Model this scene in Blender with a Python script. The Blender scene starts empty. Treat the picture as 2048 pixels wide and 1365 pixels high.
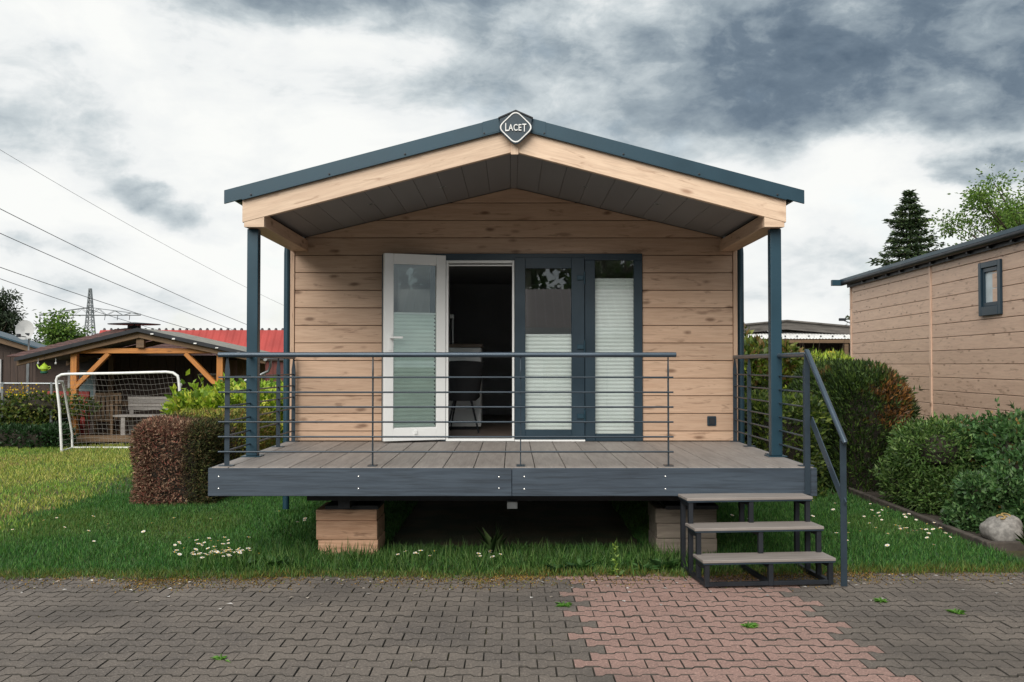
import bpy, bmesh, math, random
import numpy as np
from mathutils import Vector, Matrix
R = math.radians
random.seed(7); RNG = np.random.default_rng(11)
SC = bpy.context.scene; COL = SC.collection

# ------------------------------------------------------------------ camera
cd = bpy.data.cameras.new('camera'); cam = bpy.data.objects.new('camera', cd); COL.objects.link(cam)
cam.location = (-.02, 0, 1.65); cam.rotation_euler = (R(90+1.37), 0, 0)
cd.sensor_width = 36; cd.lens = 35; cd.clip_start = .05; cd.clip_end = 2000
SC.camera = cam
SC.render.resolution_x = 1024; SC.render.resolution_y = 682

# ------------------------------------------------------------------ node helper
def nd(nt, t, props=None, **ins):
    n = nt.nodes.new(t)
    for k, v in (props or {}).items(): setattr(n, k, v)
    for k, v in ins.items():
        key = int(k[1:]) if (k[0] == 'i' and k[1:].isdigit()) else k.replace('_', ' ')
        s = n.inputs[key]
        if hasattr(v, 'is_output') or isinstance(v, bpy.types.NodeSocket): nt.links.new(v, s)
        else: s.default_value = v
    return n
def math_(nt, op, a, b=0., c=0.): return nd(nt, 'ShaderNodeMath', {'operation': op}, i0=a, i1=b, i2=c).outputs[0]
def vmath(nt, op, a, b=(0, 0, 0)):
    n = nd(nt, 'ShaderNodeVectorMath', {'operation': op}, i0=a, i1=b)
    return n.outputs['Value'] if op in ('LENGTH', 'DOT_PRODUCT') else n.outputs[0]
def mrange(nt, v, a, b, c=0., d=1., smooth=True):
    n = nd(nt, 'ShaderNodeMapRange', {'interpolation_type': 'SMOOTHSTEP' if smooth else 'LINEAR'}, Value=v)
    for k, x in zip(('From Min', 'From Max', 'To Min', 'To Max'), (a, b, c, d)): n.inputs[k].default_value = x
    return n.outputs[0]
def mixc(nt, f, a, b, mode='MIX'):
    n = nd(nt, 'ShaderNodeMix', {'data_type': 'RGBA', 'blend_type': mode})
    for s, v in ((n.inputs[0], f), (n.inputs[6], a), (n.inputs[7], b)):
        if isinstance(v, bpy.types.NodeSocket): nt.links.new(v, s)
        elif isinstance(v, (int, float)): s.default_value = v
        else: s.default_value = (*v[:3], 1)
    return n.outputs[2]
def noise(nt, vec, scale, detail=4., rough=.55, dist=0.):
    return nd(nt, 'ShaderNodeTexNoise', None, Vector=vec, Scale=scale, Detail=detail, Roughness=rough, Distortion=dist).outputs[0]

# ------------------------------------------------------------------ sun, sky, exposure
SUN_EL, SUN_AZ = R(37), R(-160)            # azimuth measured from +Y (view direction) towards +X
sd = bpy.data.lights.new('sun', 'SUN'); so = bpy.data.objects.new('sun', sd); COL.objects.link(so)
sd.energy = 2.5; sd.angle = R(48); sd.color = (1, .94, .86)
tosun = Vector((math.sin(SUN_AZ)*math.cos(SUN_EL), math.cos(SUN_AZ)*math.cos(SUN_EL), math.sin(SUN_EL)))
so.rotation_euler = tosun.to_track_quat('Z', 'Y').to_euler(); so.location = (0, -20, 30)
SC.view_settings.view_transform = 'Standard'; SC.view_settings.look = 'None'
SC.view_settings.gamma = 1; SC.view_settings.exposure = .66
try: SC.view_settings.use_curve_mapping = False
except Exception: pass

w = bpy.data.worlds.new('World'); SC.world = w; w.use_nodes = True
nt = w.node_tree; nt.nodes.clear()
sky = nt.nodes.new('ShaderNodeTexSky'); sky.sky_type = 'NISHITA'; sky.sun_disc = False
sky.sun_elevation = SUN_EL; sky.sun_rotation = SUN_AZ; sky.air_density = 1.2; sky.dust_density = 1.5
gen = nd(nt, 'ShaderNodeTexCoord').outputs['Generated']
stretch = vmath(nt, 'MULTIPLY', gen, (1, 1, 1.7))
def warped(scale, amt, detail=5.):
    n = nd(nt, 'ShaderNodeTexNoise', None, Vector=stretch, Scale=scale, Detail=detail, Roughness=.6).outputs[1]
    return vmath(nt, 'MULTIPLY', vmath(nt, 'SUBTRACT', n, (.5, .5, .5)), (amt, amt, amt*.62))
wd = vmath(nt, 'ADD', vmath(nt, 'ADD', gen, warped(3.2, .17, 3.)), warped(13., .075, 6.))
def clouddir(px, py):
    f = 1991.; t = R(1.37); u = (px-1024)/f; v = (682.5-py)/f
    return Vector((u, math.cos(t)-v*math.sin(t), math.sin(t)+v*math.cos(t))).normalized()
dens = None
# cloud banks: direction, half width and half height as angles, weight
for px, py, sx, sy, wt in ((1900, 60, .25, .085, .72), (1590, 120, .20, .060, .42), (1190, 110, .17, .090, .40),
                           (720, 15, .20, .045, .50), (320, 80, .08, .07, .20), (1985, 325, .066, .022, 1.05),
                           (360, 398, .080, .018, .50), (440, 440, .07, .016, .36), (30, 490, .10, .026, .42),
                           (1660, 215, .22, .030, .30), (880, 240, .10, .05, .14), (1600, 600, .16, .03, .16),
                           (380, 620, .2, .03, .18), (300, 290, .12, .045, .08), (1420, 290, .10, .03, .24),
                           (1700, -300, .6, .16, .65), (500, -380, .6, .14, .6), (2700, 150, .3, .1, .5), (-600, 200, .3, .08, .4)):
    d = clouddir(px, py)
    q = vmath(nt, 'MULTIPLY', vmath(nt, 'SUBTRACT', wd, tuple(d)), (1/sx, 1/sx, 1/sy))
    m = mrange(nt, vmath(nt, 'LENGTH', q), 1.35, .12, 0, wt)
    dens = m if dens is None else math_(nt, 'ADD', dens, m)
mid = noise(nt, vmath(nt, 'ADD', stretch, warped(5., .20, 3.)), 7.5, 6., .60)
dens = math_(nt, 'MULTIPLY', dens, mrange(nt, mid, .30, .68, .42, 1.10, False))
fb = noise(nt, vmath(nt, 'ADD', vmath(nt, 'MULTIPLY', gen, (1, 1, 2.4)), warped(4., .25, 2.)), 4.3, 7., .58)
ya = nd(nt, 'ShaderNodeSeparateXYZ', None, Vector=gen)
back = mrange(nt, ya.outputs[1], .55, .2, 0, 1)      # unseen sky behind and beside: cloud density added to dim ambient light
dens = math_(nt, 'ADD', dens, math_(nt, 'MULTIPLY', mrange(nt, fb, .36, .78, -.13, .45, False), 1.))
fin = noise(nt, vmath(nt, 'ADD', stretch, warped(9., .12, 3.)), 15., 6., .62)
dens = math_(nt, 'ADD', dens, math_(nt, 'MULTIPLY', math_(nt, 'SUBTRACT', fin, .5), math_(nt, 'ADD', math_(nt, 'MULTIPLY', dens, .85), .20)))
dens = math_(nt, 'ADD', dens, math_(nt, 'MULTIPLY', back, .30))
rmp = nd(nt, 'ShaderNodeValToRGB', None, Fac=math_(nt, 'MULTIPLY', dens, .70)); cr = rmp.color_ramp
CLOUD = 6.8
for i, (p, c) in enumerate(((0., (.90, .91, .89)), (.13, (.82, .84, .84)), (.26, (.56, .615, .64)), (.44, (.315, .375, .42)), (.68, (.155, .205, .26)), (1., (.085, .125, .175)))):
    e = cr.elements[i] if i < 2 else cr.elements.new(p)
    e.position = p; e.color = (*c, 1)
cl = vmath(nt, 'SCALE', rmp.outputs[0]); nt.nodes[-1].inputs['Scale'].default_value = CLOUD
hole = math_(nt, 'MULTIPLY', mrange(nt, noise(nt, stretch, 6.5, 5.), .56, .70, 0, .28), mrange(nt, ya.outputs[2], .0, .16, 1., .35))
skyc = mixc(nt, hole, cl, sky.outputs[0])
bg = nd(nt, 'ShaderNodeBackground', None, Color=skyc, Strength=.10)
nt.links.new(bg.outputs[0], nd(nt, 'ShaderNodeOutputWorld').inputs[0])

# ------------------------------------------------------------------ mesh helpers
class MB:
    def __init__(s): s.v = []; s.f = []
    def add(s, vs, fs):
        o = len(s.v); s.v += [tuple(v) for v in vs]; s.f += [tuple(i+o for i in f) for f in fs]; return s
    def box(s, x0, x1, y0, y1, z0, z1):
        vs = [(x, y, z) for z in (z0, z1) for y in (y0, y1) for x in (x0, x1)]
        return s.add(vs, [(0, 2, 3, 1), (4, 5, 7, 6), (0, 1, 5, 4), (2, 6, 7, 3), (0, 4, 6, 2), (1, 3, 7, 5)])
    def beam(s, p, q, w_, h_, up=(0, 0, 1)):
        p = Vector(p); q = Vector(q); d = (q-p).normalized(); u = Vector(up)
        sx = d.cross(u).normalized(); u = sx.cross(d).normalized()
        vs = [b+sx*a*w_/2+u*c*h_/2 for b in (p, q) for a, c in ((-1, -1), (1, -1), (1, 1), (-1, 1))]
        return s.add(vs, [(3, 2, 1, 0), (4, 5, 6, 7), (0, 1, 5, 4), (1, 2, 6, 5), (2, 3, 7, 6), (3, 0, 4, 7)])
    def tube(s, pts, r, n=10, cap=True):
        pts = [Vector(p) for p in pts]; rs = r if isinstance(r, (list, tuple)) else [r]*len(pts)
        d0 = (pts[1]-pts[0]).normalized(); a = Vector((0, 0, 1)) if abs(d0.z) < .9 else Vector((1, 0, 0))
        x = d0.cross(a).normalized(); rings = []
        for i, p in enumerate(pts):
            d = (pts[min(i+1, len(pts)-1)]-pts[max(i-1, 0)]).normalized()
            x = (x-d*x.dot(d)).normalized(); y = d.cross(x)
            rings.append([p+(x*math.cos(t)+y*math.sin(t))*rs[i] for t in (2*math.pi*k/n for k in range(n))])
        vs = [v for g in rings for v in g]; fs = []
        for i in range(len(pts)-1):
            for k in range(n):
                k2 = (k+1) % n; fs.append((i*n+k, i*n+k2, (i+1)*n+k2, (i+1)*n+k))
        if cap: fs += [tuple(range(n-1, -1, -1)), tuple((len(pts)-1)*n+k for k in range(n))]
        return s.add(vs, fs)
    def prism(s, poly, ext):
        n = len(poly); e = Vector(ext); a = [Vector(p) for p in poly]; b = [p+e for p in a]
        fs = [tuple(range(n)), tuple(range(2*n-1, n-1, -1))]
        fs += [(k, k+n, (k+1) % n+n, (k+1) % n) for k in range(n)]
        return s.add(a+b, fs)
    def lathe(s, prof, n=16, c=(0, 0, 0)):
        vs = [(c[0]+r*math.cos(2*math.pi*k/n), c[1]+r*math.sin(2*math.pi*k/n), c[2]+z) for r, z in prof for k in range(n)]
        fs = [(i*n+k, i*n+(k+1) % n, (i+1)*n+(k+1) % n, (i+1)*n+k) for i in range(len(prof)-1) for k in range(n)]
        return s.add(vs, fs)
    def build(s, name, m, parent=None, bevel=0., seg=1, smooth=False, local=False, rot=None, origin=None, label=None):
        """links ONE mesh object; vertices are in world space (or in the parent's space with local=True)"""
        V = np.array(s.v)
        o = Vector(origin) if origin is not None else Vector(((V[:, 0].min()+V[:, 0].max())/2, (V[:, 1].min()+V[:, 1].max())/2, V[:, 2].min()))
        me = bpy.data.meshes.new(name)
        inv = rot.inverted() if rot is not None else None
        me.from_pydata([(inv @ (Vector(v)-o)) if inv is not None else tuple(Vector(v)-o) for v in s.v], [], s.f)
        bm = bmesh.new(); bm.from_mesh(me)
        bmesh.ops.recalc_face_normals(bm, faces=bm.faces)
        if bevel > 0:
            ed = [e for e in bm.edges if len(e.link_faces) == 2 and e.calc_face_angle(0) > .5]
            bmesh.ops.bevel(bm, geom=ed, offset=bevel, segments=seg, profile=.6, affect='EDGES', clamp_overlap=True)
        bm.to_mesh(me); bm.free()
        if smooth:
            me.polygons.foreach_set('use_smooth', [True]*len(me.polygons)); me.set_sharp_from_angle(angle=R(38))
        for mm in (m if isinstance(m, (list, tuple)) else [m]): me.materials.append(mm)
        ob = bpy.data.objects.new(name, me); COL.objects.link(ob)
        if rot is not None: ob.rotation_euler = rot.to_euler()
        place(ob, o, parent, local)
        if label: ob['label'] = label
        return ob
WL = {}; WR = {}
def place(ob, o, parent, local=False):
    o = Vector(o)
    if parent is not None:
        ob.parent = parent
        rw = ob.rotation_euler.to_matrix(); pr_ = WR.get(parent.name)
        WL[ob.name] = o if not local else WL[parent.name]+o; WR[ob.name] = rw
        if local or pr_ is None: ob.location = o if local else o-WL[parent.name]
        else:
            ob.location = pr_.inverted() @ (o-WL[parent.name]); ob.rotation_euler = (pr_.inverted() @ rw).to_euler()
    else:
        ob.location = o; WL[ob.name] = o.copy(); WR[ob.name] = ob.rotation_euler.to_matrix()
def tag(o, label=None, cat=None, group=None, kind=None):
    for k, v in (('label', label), ('category', cat), ('group', group), ('kind', kind)):
        if v: o[k] = v
    return o
def thing(name, loc, label, cat, group=None, rz=0.):
    o = bpy.data.objects.new(name, None); COL.objects.link(o); o.empty_display_size = .1
    o.location = loc; o.rotation_euler = (0, 0, rz); WL[o.name] = Vector(loc)
    return tag(o, label, cat, group)
def copy_tree(o, parent=None):
    c = o.copy(); COL.objects.link(c)
    if parent is not None: c.parent = parent
    for ch in list(o.children): copy_tree(ch, c)
    return c

def leafmesh(name, m, P, D, L, W, C, parent=None, kind='stuff', origin=None, nrm=None, bend=.0):
    """many small pointed leaves in one mesh: base point, direction, length, width, colour"""
    n = len(P); P = np.asarray(P, float); D = np.asarray(D, float); D /= np.linalg.norm(D, axis=1, keepdims=True)+1e-9
    r = RNG.normal(size=(n, 3)) if nrm is None else np.asarray(nrm, float)+RNG.normal(size=(n, 3))*.35
    S = np.cross(D, r); S /= np.linalg.norm(S, axis=1, keepdims=True)+1e-9
    N = np.cross(S, D); L = np.broadcast_to(L, (n,))[:, None]; W = np.broadcast_to(W, (n,))[:, None]
    V = np.empty((n, 4, 3)); V[:, 0] = P; V[:, 2] = P+D*L+N*L*bend; md = P+D*L*.45+N*L*.10
    V[:, 1] = md-S*W/2; V[:, 3] = md+S*W/2
    o = np.array(origin if origin is not None else ((P[:, 0].min()+P[:, 0].max())/2, (P[:, 1].min()+P[:, 1].max())/2, P[:, 2].min()))
    me = bpy.data.meshes.new(name); me.vertices.add(4*n); me.vertices.foreach_set('co', (V-o).ravel())
    idx = (np.arange(n)[:, None]*4+np.array([0, 1, 2, 0, 2, 3])).ravel()
    me.loops.add(6*n); me.loops.foreach_set('vertex_index', idx)
    me.polygons.add(2*n); me.polygons.foreach_set('loop_start', np.arange(2*n)*3); me.polygons.foreach_set('loop_total', np.full(2*n, 3))
    me.update(calc_edges=True)
    ca = me.color_attributes.new('Col', 'FLOAT_COLOR', 'POINT')
    cc = np.ones((n, 4, 4)); cc[:, :, :3] = np.asarray(C)[:, None, :]; ca.data.foreach_set('color', cc.ravel())
    me.materials.append(m); ob = bpy.data.objects.new(name, me); COL.objects.link(ob)
    place(ob, o, parent)
    if kind: ob['kind'] = kind
    return ob
def pick(cols, n, jit=.22, wts=None):
    cols = np.array(cols); k = RNG.choice(len(cols), n, p=wts)
    return np.clip(cols[k]*(1+RNG.normal(size=(n, 1))*jit), .002, .9)

# ------------------------------------------------------------------ materials
MT = {}
def newmat(name):
    m = bpy.data.materials.new(name); m.use_nodes = True; n = m.node_tree; n.nodes.clear()
    MT[name] = m; return m, n
def finish(n, bsdf): n.links.new(bsdf, nd(n, 'ShaderNodeOutputMaterial').inputs[0])
def coords(n, spread=7.):
    tc = nd(n, 'ShaderNodeTexCoord').outputs['Object']; rnd = nd(n, 'ShaderNodeObjectInfo').outputs['Random']
    off = nd(n, 'ShaderNodeCombineXYZ', None, X=math_(n, 'MULTIPLY', rnd, spread*13.7), Y=math_(n, 'MULTIPLY', rnd, spread*3.1), Z=math_(n, 'MULTIPLY', rnd, spread*7.9)).outputs[0]
    return vmath(n, 'ADD', tc, off), rnd
def bump(n, h, s, d=.01): return nd(n, 'ShaderNodeBump', None, Height=h, Strength=s, Distance=d).outputs[0]
def plain(name, col, rough=.5, metal=0., var=.12, scale=6., bmp=0., spec=.5, stretch_=(1, 1, 1), coat=0.):
    m, n = newmat(name); c, rnd = coords(n)
    c = vmath(n, 'MULTIPLY', c, stretch_); f = noise(n, c, scale, 6.)
    dk = tuple(x*(1-var) for x in col); lt = tuple(min(1, x*(1+var)) for x in col)
    base = mixc(n, mrange(n, f, .3, .7), dk, lt)
    b = nd(n, 'ShaderNodeBsdfPrincipled', None, Base_Color=base, Metallic=metal, Roughness=mrange(n, f, .2, .8, rough*.88, min(1, rough*1.12)))
    b.inputs['Specular IOR Level'].default_value = spec; b.inputs['Coat Weight'].default_value = coat
    if bmp: n.links.new(bump(n, noise(n, c, scale*7, 4.), bmp, .004), b.inputs['Normal'])
    finish(n, b.outputs[0]); return m
def woodmat(name, light, dark, knot, rough=.55, knots=.8, grain=1., boards=.12, kscale=1., gf=1.):
    """printed or planed wood, grain along the local X axis"""
    m, n = newmat(name); c, rnd = coords(n)
    g1 = noise(n, vmath(n, 'MULTIPLY', c, (.9, 9, 11)), 2.2, 6., .6, .8)
    g2 = noise(n, vmath(n, 'MULTIPLY', c, (3.*gf, 60*gf, 75*gf)), 1.6, 3., .6)
    sm = noise(n, vmath(n, 'MULTIPLY', c, (2.3, 9, 13)), 1.5, 4., .6, .5)
    base = mixc(n, mrange(n, g1, .32, .70), light, dark)
    base = mixc(n, mrange(n, g2, .45, .72, 0, .32*grain), base, tuple(x*.62 for x in dark))
    base = mixc(n, mrange(n, sm, .57, .70, 0, .55*knots), base, knot)
    kc = vmath(n, 'ADD', vmath(n, 'MULTIPLY', c, (3.1*kscale, 0., 8.5*kscale)), vmath(n, 'SCALE', nd(n, 'ShaderNodeTexNoise', None, Vector=c, Scale=9.).outputs[1]))
    for nn in n.nodes:
        if nn.type == 'VECT_MATH' and nn.operation == 'SCALE': nn.inputs['Scale'].default_value = .16
    vo = nd(n, 'ShaderNodeTexVoronoi', {'voronoi_dimensions': '3D'}, Vector=kc, Scale=1.)
    keep = mrange(n, nd(n, 'ShaderNodeSeparateColor', None, Color=vo.outputs['Color']).outputs[0], .50, .60)
    kn = math_(n, 'MULTIPLY', mrange(n, vo.outputs['Distance'], .27, .06), keep)
    base = mixc(n, math_(n, 'MULTIPLY', kn, .85*knots), base, knot)
    bv = mrange(n, rnd, 0, 1, 1-boards, 1+boards, False)
    base = mixc(n, 1., base, nd(n, 'ShaderNodeCombineXYZ', None, X=bv, Y=bv, Z=bv).outputs[0], 'MULTIPLY')
    b = nd(n, 'ShaderNodeBsdfPrincipled', None, Base_Color=base, Roughness=rough, Normal=bump(n, math_(n, 'ADD', g2, g1), .25, .003))
    finish(n, b.outputs[0]); return m
def leafmat(name, trans=.35, rough=.5, tint=(1., 1.25, .55)):
    m, n = newmat(name)
    c = nd(n, 'ShaderNodeVertexColor', {'layer_name': 'Col'}).outputs[0]
    b = nd(n, 'ShaderNodeBsdfPrincipled', None, Base_Color=c, Roughness=rough)
    b.inputs['Specular IOR Level'].default_value = .35
    t = nd(n, 'ShaderNodeBsdfTranslucent', None, Color=mixc(n, 1., c, tint, 'MULTIPLY'))
    finish(n, nd(n, 'ShaderNodeMixShader', None, i0=trans, i1=b.outputs[0], i2=t.outputs[0]).outputs[0]); return m
def glassmat(name, tint=(.8, .9, .88), ior=1.6):
    m, n = newmat(name)
    fr = nd(n, 'ShaderNodeFresnel', None, IOR=ior).outputs[0]
    gl = nd(n, 'ShaderNodeBsdfGlossy', None, Color=(1, 1, 1, 1), Roughness=.004)
    tr = nd(n, 'ShaderNodeBsdfTransparent', None, Color=(*tint, 1))
    finish(n, nd(n, 'ShaderNodeMixShader', None, i0=math_(n, 'MULTIPLY', fr, 1.35), i1=tr.outputs[0], i2=gl.outputs[0]).outputs[0]); return m

OAK = woodmat('oak_laminate', (.575, .400, .282), (.49, .325, .222), (.15, .078, .042), .5, 1.)
OAK_LIT = woodmat('oak_gable_lit', (.68, .515, .375), (.58, .42, .30), (.24, .115, .06), .5, .85)  # oak lightened: the gable's stronger daylight is put into the colour
OAKN = woodmat('oak_neighbour', (.68, .485, .365), (.60, .415, .31), (.22, .13, .085), .55, .9, 1., .06, 1.5)
ANTH = plain('anthracite_paint', (.012, .032, .050), .36, 0, .12, 3.)
ANTHM = plain('anthracite_metal', (.011, .044, .068), .40, .15, .10, 2.)
RAILM = plain('railing_metal', (.028, .044, .060), .38, .3, .12, 5.)
RAILTOP = plain('handrail_metal', (.050, .074, .100), .33, .35, .10, 5.)
STEEL = plain('black_steel', (.012, .015, .020), .5, .2, .2, 6., .1)
WPC = woodmat('deck_composite', (.27, .242, .222), (.205, .182, .167), (.13, .115, .105), .6, .12, 1.1, .10)
WPCB = woodmat('fascia_composite', (.046, .066, .090), (.030, .045, .064), (.030, .045, .064), .5, .0, 2.8, .05, 1., .42)
SOFF = plain('soffit_panel', (.20, .20, .205), .6, 0, .08, 1.5, 0, .5, (1, .2, 1))
UPVC = plain('white_upvc', (.78, .80, .80), .32, 0, .03, 2.)
BLIND = plain('pleated_blind', (.88, .90, .89), .85, 0, .05, 3.)
BLINDG = plain('green_grey_blind', (.74, .81, .775), .85, 0, .06, 3.)
GLASS = glassmat('window_glass', (.96, .985, .98))
GLASSG = glassmat('door_glass', (.94, .985, .97), 1.6)
DARKIN = plain('interior_dark', (.42, .43, .45), .7, 0, .1, 1.)
FLOORIN = plain('interior_floor', (.17, .13, .11), .5, 0, .2, 4., 0, .5, (1, 6, 1))
COUNTER = woodmat('counter_wood', (.16, .11, .075), (.10, .07, .05), (.05, .03, .02), .45, .3)
CABW = plain('cabinet_white', (.76, .79, .80), .4, 0, .03, 2.)
CHAIRM = plain('chair_fabric', (.016, .017, .02), .8, 0, .2, 30., .2)
SILVER = plain('screw_steel', (.75, .75, .74), .25, .9, .05, 3.)
WHITEP = plain('white_paint', (.72, .73, .72), .5, 0, .12, 9., .15)
TIMBER = woodmat('rough_timber', (.62, .385, .255), (.45, .255, .155), (.12, .06, .03), .8, 1., 1.3, .12, .55)
TIMBERG = woodmat('grey_timber', (.30, .255, .21), (.20, .165, .135), (.07, .05, .035), .85, .8, 1.3, .12, .6)
OLDW = woodmat('weathered_wood', (.30, .285, .27), (.19, .175, .165), (.09, .08, .075), .85, .5, 1.4, .12)
ORANGE = woodmat('orange_glazed_wood', (.52, .215, .045), (.38, .14, .028), (.12, .04, .012), .5, .7, 1.2, .12)
BROWNW = woodmat('brown_glazed_wood', (.060, .036, .026), (.036, .022, .017), (.02, .012, .009), .7, .4, 1.2, .2)
MIDW = woodmat('aged_brown_wood', (.17, .105, .055), (.11, .07, .04), (.05, .03, .018), .7, .6, 1.2, .18)
REDM = plain('red_sheet', (.34, .045, .038), .5, .1, .14, 1.2)
GREYROOF = plain('grey_bitumen', (.20, .195, .17), .85, 0, .25, 5., .3)
SHINGLE = plain('red_brown_shingle', (.075, .035, .030), .9, 0, .5, 14., .6)
TILES = plain('far_roof_tiles', (.20, .17, .17), .6, 0, .2, 5.)
PALEW = plain('pale_wall', (.42, .38, .40), .8, 0, .08, 1.)
BARK = plain('bark', (.075, .055, .042), .9, 0, .4, 9., .6, .3, (1, 1, .25))
STONE = plain('granite', (.20, .192, .18), .75, 0, .35, 22., .6)
KERB = plain('kerb_concrete', (.062, .052, .044), .9, 0, .35, 10., .5)
BRASS = plain('aged_brass', (.50, .36, .15), .45, .6, .2, 20.)
SOIL = plain('bed_soil', (.040, .032, .025), .95, 0, .4, 9., .6)
LIME = plain('lime_glaze', (.34, .50, .04), .3, 0, .1, 8.)
YELLOW = plain('yellow_hose', (.60, .42, .02), .5, 0, .1, 8.)
BLUEC = plain('turquoise_sheet', (.03, .33, .42), .6, 0, .15, 4.)
DISH = plain('dish_white', (.36, .37, .37), .5, 0, .12, 5.)
GALV = plain('galvanised', (.26, .28, .29), .4, .6, .15, 8.)
LEAF = leafmat('leaf'); NEEDLE = leafmat('needle', .18, .6); GRASSM = leafmat('grass_blade', .30, .55); DRY = leafmat('dry_twig', .12, .8, (1, 1, 1))
PETAL = plain('petal_white', (.80, .76, .74), .7, 0, .05, 3.)
POLLEN = plain('pollen', (.65, .42, .03), .8, 0, .1, 9.)

def pavermat(name, a, b, c):
    m, n = newmat(name)
    pos = nd(n, 'ShaderNodeNewGeometry'); p = pos.outputs['Position']
    rnd = math_(n, 'FRACT', math_(n, 'ADD', nd(n, 'ShaderNodeObjectInfo').outputs['Random'], pos.outputs['Random Per Island']))
    base = mixc(n, rnd, a, b)
    base = mixc(n, mrange(n, noise(n, p, 1.1, 5.), .42, .68, 0, .75), base, c)
    fine = noise(n, p, 75., 5., .75)
    base = mixc(n, mrange(n, fine, .50, .66, 0, .75), base, tuple(min(1, x*2.0) for x in a))
    base = mixc(n, mrange(n, noise(n, p, 48., 5., .7), .52, .68, 0, .7), base, tuple(x*.4 for x in a))
    base = mixc(n, mrange(n, noise(n, p, 17., 5., .6), .66, .74, 0, .5), base, (.26, .25, .21))
    base = mixc(n, mrange(n, noise(n, p, .55, 3.), .5, .68, 0, .55), base, tuple(x*.52 for x in a))
    b_ = nd(n, 'ShaderNodeBsdfPrincipled', None, Base_Color=base, Roughness=.85, Normal=bump(n, math_(n, 'ADD', fine, noise(n, p, 40., 4.)), .6, .004))
    finish(n, b_.outputs[0]); return m
PAVG = pavermat('paver_grey', (.136, .115, .097), (.103, .087, .074), (.066, .058, .053))
PAVR = pavermat('paver_red', (.275, .172, .145), (.23, .143, .12), (.185, .125, .105))
def jointmat():
    m, n = newmat('joint_sand'); p = nd(n, 'ShaderNodeNewGeometry').outputs['Position']
    base = mixc(n, mrange(n, noise(n, p, 3.5, 5.), .45, .65), (.035, .030, .025), (.085, .075, .025))
    base = mixc(n, mrange(n, noise(n, p, 60., 3.), .5, .7, 0, .7), base, (.03, .045, .012))
    finish(n, nd(n, 'ShaderNodeBsdfPrincipled', None, Base_Color=base, Roughness=.95, Normal=bump(n, noise(n, p, 120., 3.), .5, .004)).outputs[0]); return m
JOINT = jointmat()
def turfmat():
    m, n = newmat('turf_soil'); p = nd(n, 'ShaderNodeNewGeometry').outputs['Position']
    base = mixc(n, mrange(n, noise(n, p, 2.2, 6.), .4, .62), (.030, .040, .012), (.075, .058, .026))
    base = mixc(n, mrange(n, noise(n, p, 45., 4.), .4, .7, 0, .7), base, (.030, .055, .012))
    finish(n, nd(n, 'ShaderNodeBsdfPrincipled', None, Base_Color=base, Roughness=.95, Normal=bump(n, noise(n, p, 60., 4.), .6, .02)).outputs[0]); return m
TURF = turfmat()
# ================================================================== the ground
def sheet(name, x0, x1, y0, y1, z, m, nx=1, ny=1, amp=0.):
    b = MB(); vs = []
    for j in range(ny+1):
        for i in range(nx+1):
            x = x0+(x1-x0)*i/nx; y = y0+(y1-y0)*j/ny
            vs.append((x, y, z+amp*(math.sin(x*2.1+y*.7)+math.sin(y*1.7-x*.9))))
    b.add(vs, [(j*(nx+1)+i, j*(nx+1)+i+1, (j+1)*(nx+1)+i+1, (j+1)*(nx+1)+i) for j in range(ny) for i in range(nx)])
    return tag(b.build(name, m, origin=(0, 0, 0)), kind='structure')
sheet('ground', -700, 700, -500, 900, -.10, TURF)
def lawn_edge(x): return 7.79+.030*x+.004*x*x+.025*math.sin(x*3.1)+.022*math.sin(x*7.3+1)+.018*math.sin(x*17.1+2)+.012*math.sin(x*31)
lb = MB(); xs = [-45+i*.25 for i in range(361)]
vs = [(x, max(7.4, lawn_edge(max(-6, min(6, x)))), -.004) for x in xs]+[(x, 60, -.004) for x in xs]
lb.add(vs, [(i, i+1, i+1+len(xs), i+len(xs)) for i in range(len(xs)-1)])
lawn = tag(lb.build('lawn', TURF, origin=(0, 0, 0)), kind='structure')
pave = sheet('pavement', -14, 14, -14, 8.6, -.014, JOINT)

# pavers: double-T blocks 20 x 16.5 cm in running bond
PITCH, LEN = .1385, .2; PD = .0150
def paver_rings():
    a = LEN/2-.0024; g = .0042; h = PITCH/2
    top = [(-a, h+PD-g), (-.060, h+PD-g), (-.040, h-PD-g), (.040, h-PD-g), (.060, h+PD-g), (a, h+PD-g)]
    out = top+[(-x, -y) for x, y in top]; out.reverse()
    inn = [(x*(1-.0022/abs(x)), y-math.copysign(.006, y)) for x, y in out]
    return out, inn
PO, PI_ = paver_rings(); np_ = len(PO)
pv = [(x, y, -.030) for x, y in PO]+[(x, y, -.0062) for x, y in PO]+[(x, y, 0) for x, y in PI_]
pf = [(k, (k+1) % np_, (k+1) % np_+np_, k+np_) for k in range(np_)]+[(k+np_, (k+1) % np_+np_, (k+1) % np_+2*np_, k+2*np_) for k in range(np_)]+[tuple(2*np_+k for k in range(np_))]
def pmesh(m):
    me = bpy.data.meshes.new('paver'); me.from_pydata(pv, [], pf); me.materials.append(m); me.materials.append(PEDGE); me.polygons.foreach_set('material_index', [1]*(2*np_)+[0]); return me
PEDGE = plain('dirt_shade_paver_edge', (.042, .037, .031), .95, 0, .4, 60.)  # edge dirt plus joint shade, both painted into one dark colour
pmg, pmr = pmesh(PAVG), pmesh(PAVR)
cand = []
NR0 = int(2.2/PITCH)
for r in range(NR0, int(8.25/PITCH)+1):
    y = r*PITCH; off = .1 if r % 2 else 0.
    step = (0, .1, .2, .1)[(r//1) % 4]-.1
    for k in range(-34, 35):
        x = k*LEN+off+.02
        if y > lawn_edge(x)+.06: continue
        red = .50+step+.02*math.sin(r) < x < 2.0+step
        cand.append((x, y, red))
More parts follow.
